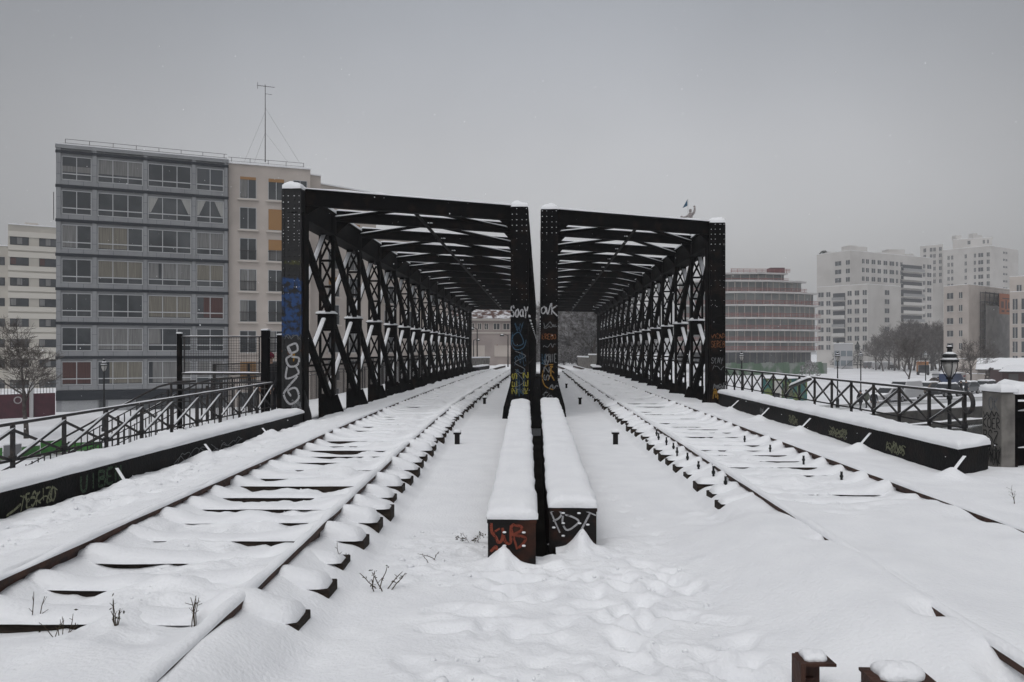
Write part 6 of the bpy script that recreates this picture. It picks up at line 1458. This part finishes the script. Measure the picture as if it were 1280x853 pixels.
person('person in a dark coat and raspberry hat standing behind the mesh barrier', (*XY(338, 18.6), -.36), 2.6, COATD, TROUS, HATR, .05, 1.62)
x, y = XY(1075.5, 67.5); person('person in a long dark coat walking on the quay by the lamp', (x, y, GZ), math.pi+.25, COATD, TROUS, HATD, .24)
x, y = XY(1092.5, 66.5); person('person in a dark jacket walking right of the first walker', (x, y, GZ), math.pi-.2, COATN, TROUS, HAIR, .2)
x, y = XY(1083, 71); person('person in a pale olive coat half hidden between the two walkers', (x, y, GZ), .2, COATG, TROUS, HAIR, .22, 1.6)
x, y = XY(1201.5, 90); person('person in dark clothes standing left of a companion by the grey car', (x, y, GZ), 1.2, COATD, TROUS, HATD, .06)
x, y = XY(1207.5, 91); person('person in dark clothes standing right of a companion by the grey car', (x, y, GZ), -1.4, COATN, TROUS, HAIR, .05)
x, y = XY(1173, 104); person('person in a blue jacket near the red and white truck', (x, y, GZ), .6, paint('blue_jacket', (.03, .05, .09), .8), TROUS, HATD, .1)

# ================================================================ FALLING SNOW
rg = random.Random(99); mb = MB()
for i in range(1200):
    d = 3+20*rg.random()**.7; px = rg.uniform(-60, 1340); py = rg.uniform(-30, 640)
    c = P(px, py, d)
    if c[2] < 0: continue
    r = rg.uniform(.002, .0045); a = Vector((rg.uniform(-1, 1), rg.uniform(-1, 1), rg.uniform(-1, 1))).normalized()*r
    mb.blob(c, (r, r, r*rg.uniform(.7, 1.3)), 5, 3)
o = mb.build('falling_snow', SNOW); props(o, 'sparse tiny snowflakes drifting in the air', 'snowflakes', kind='stuff')
# ================================================================ SKY, LIGHT, AIR, CAMERA
SUN_EL, SUN_AZ = math.radians(62), math.radians(200)
world = bpy.data.worlds.new('World'); scene.world = world; world.use_nodes = True
N, L = world.node_tree.nodes, world.node_tree.links; bg = N['Background']
sky = N.new('ShaderNodeTexSky'); sky.sky_type = 'NISHITA'; sky.sun_disc = False; sky.sun_elevation = SUN_EL; sky.sun_rotation = SUN_AZ; sky.dust_density = 4; sky.air_density = 1.2
hs = N.new('ShaderNodeHueSaturation'); hs.inputs['Saturation'].default_value = .12; L.new(sky.outputs[0], hs.inputs['Color'])
tc = N.new('ShaderNodeTexCoord'); sp = N.new('ShaderNodeSeparateXYZ'); L.new(tc.outputs['Generated'], sp.inputs[0])
# overcast luminance by elevation (brightest overhead) with soft cloud variation
cr = N.new('ShaderNodeValToRGB'); L.new(sp.outputs['Z'], cr.inputs['Fac']); e = cr.color_ramp.elements
e[0].position = 0; e[0].color = (.93, .915, .915, 1); e[1].position = 1; e[1].color = (1.12, 1.13, 1.16, 1)
for p, c in ((.12, (.92, .908, .912, 1)), (.24, (.92, .915, .925, 1)), (.42, (.82, .845, .89, 1)), (.6, (1.0, 1.01, 1.04, 1))): q = cr.color_ramp.elements.new(p); q.color = c
n = N.new('ShaderNodeTexNoise'); n.inputs['Scale'].default_value = 1.6; n.inputs['Detail'].default_value = 4; L.new(tc.outputs['Generated'], n.inputs['Vector'])
mr = N.new('ShaderNodeMapRange'); mr.inputs[1].default_value = .3; mr.inputs[2].default_value = .7; mr.inputs[3].default_value = .9; mr.inputs[4].default_value = 1.1; L.new(n.outputs['Fac'], mr.inputs[0])
m1 = N.new('ShaderNodeMix'); m1.data_type = 'RGBA'; m1.blend_type = 'MULTIPLY'; m1.inputs[0].default_value = 1; L.new(hs.outputs[0], m1.inputs[6]); L.new(cr.outputs['Color'], m1.inputs[7])
m2 = N.new('ShaderNodeMix'); m2.data_type = 'RGBA'; m2.blend_type = 'MULTIPLY'; m2.inputs[0].default_value = 1; L.new(m1.outputs[2], m2.inputs[6]); L.new(mr.outputs[0], m2.inputs[7])
dz = N.new('ShaderNodeMapRange'); dz.interpolation_type = 'SMOOTHSTEP'; dz.inputs[1].default_value = .74; dz.inputs[2].default_value = 1.; dz.inputs[3].default_value = .66; dz.inputs[4].default_value = 1.; L.new(sp.outputs['Y'], dz.inputs[0])
m3 = N.new('ShaderNodeMix'); m3.data_type = 'RGBA'; m3.blend_type = 'MULTIPLY'; m3.inputs[0].default_value = 1; L.new(m2.outputs[2], m3.inputs[6]); L.new(dz.outputs[0], m3.inputs[7])
L.new(m3.outputs[2], bg.inputs['Color']); bg.inputs['Strength'].default_value = .12
sl = bpy.data.lights.new('sun', 'SUN'); sl.energy = .38; sl.angle = math.radians(35); sl.color = (1, .98, .95); so = bpy.data.objects.new('sun', sl); col.objects.link(so)
sv = Vector((math.sin(SUN_AZ)*math.cos(SUN_EL), math.cos(SUN_AZ)*math.cos(SUN_EL), math.sin(SUN_EL))); so.rotation_euler = (-sv).to_track_quat('-Z', 'Y').to_euler(); so.location = (0, -20, 60)
HAZE = True
if HAZE:
    mb = MB(); mb.box(-905, 905, -65, 1505, -7, 60)
    m = bpy.data.materials.new('haze'); m.use_nodes = True; hn, hl = nd(m); hn.remove(hn['Principled BSDF']); v = hn.new('ShaderNodeVolumePrincipled'); v.inputs['Density'].default_value = .0007; v.inputs['Color'].default_value = (.93, .935, .95, 1); v.inputs['Anisotropy'].default_value = 0.2
    hl.new(v.outputs[0], hn['Material Output'].inputs['Volume']); o = mb.build('haze', m); props(o, kind='stuff', label='thin winter haze'); 
cam = bpy.data.cameras.new('camera'); cam.lens = 28; cam.sensor_width = 36; cam.shift_y = 13.5/1280; cam.clip_end = 3000; cam.clip_start = .05
co = bpy.data.objects.new('camera', cam); col.objects.link(co); co.location = (0, 0, CZ); co.rotation_euler = (math.pi/2, 0, TH); scene.camera = co
scene.view_settings.view_transform = 'Standard'; scene.view_settings.look = 'None'; scene.view_settings.exposure = .28; scene.view_settings.gamma = 1
for o in list(bpy.data.objects):
    if 'wl' in o: del o['wl']
scene.cycles.max_bounces = 6; scene.cycles.diffuse_bounces = 3; scene.cycles.volume_bounces = 1; scene.cycles.transparent_max_bounces = 6; scene.cycles.glossy_bounces = 2
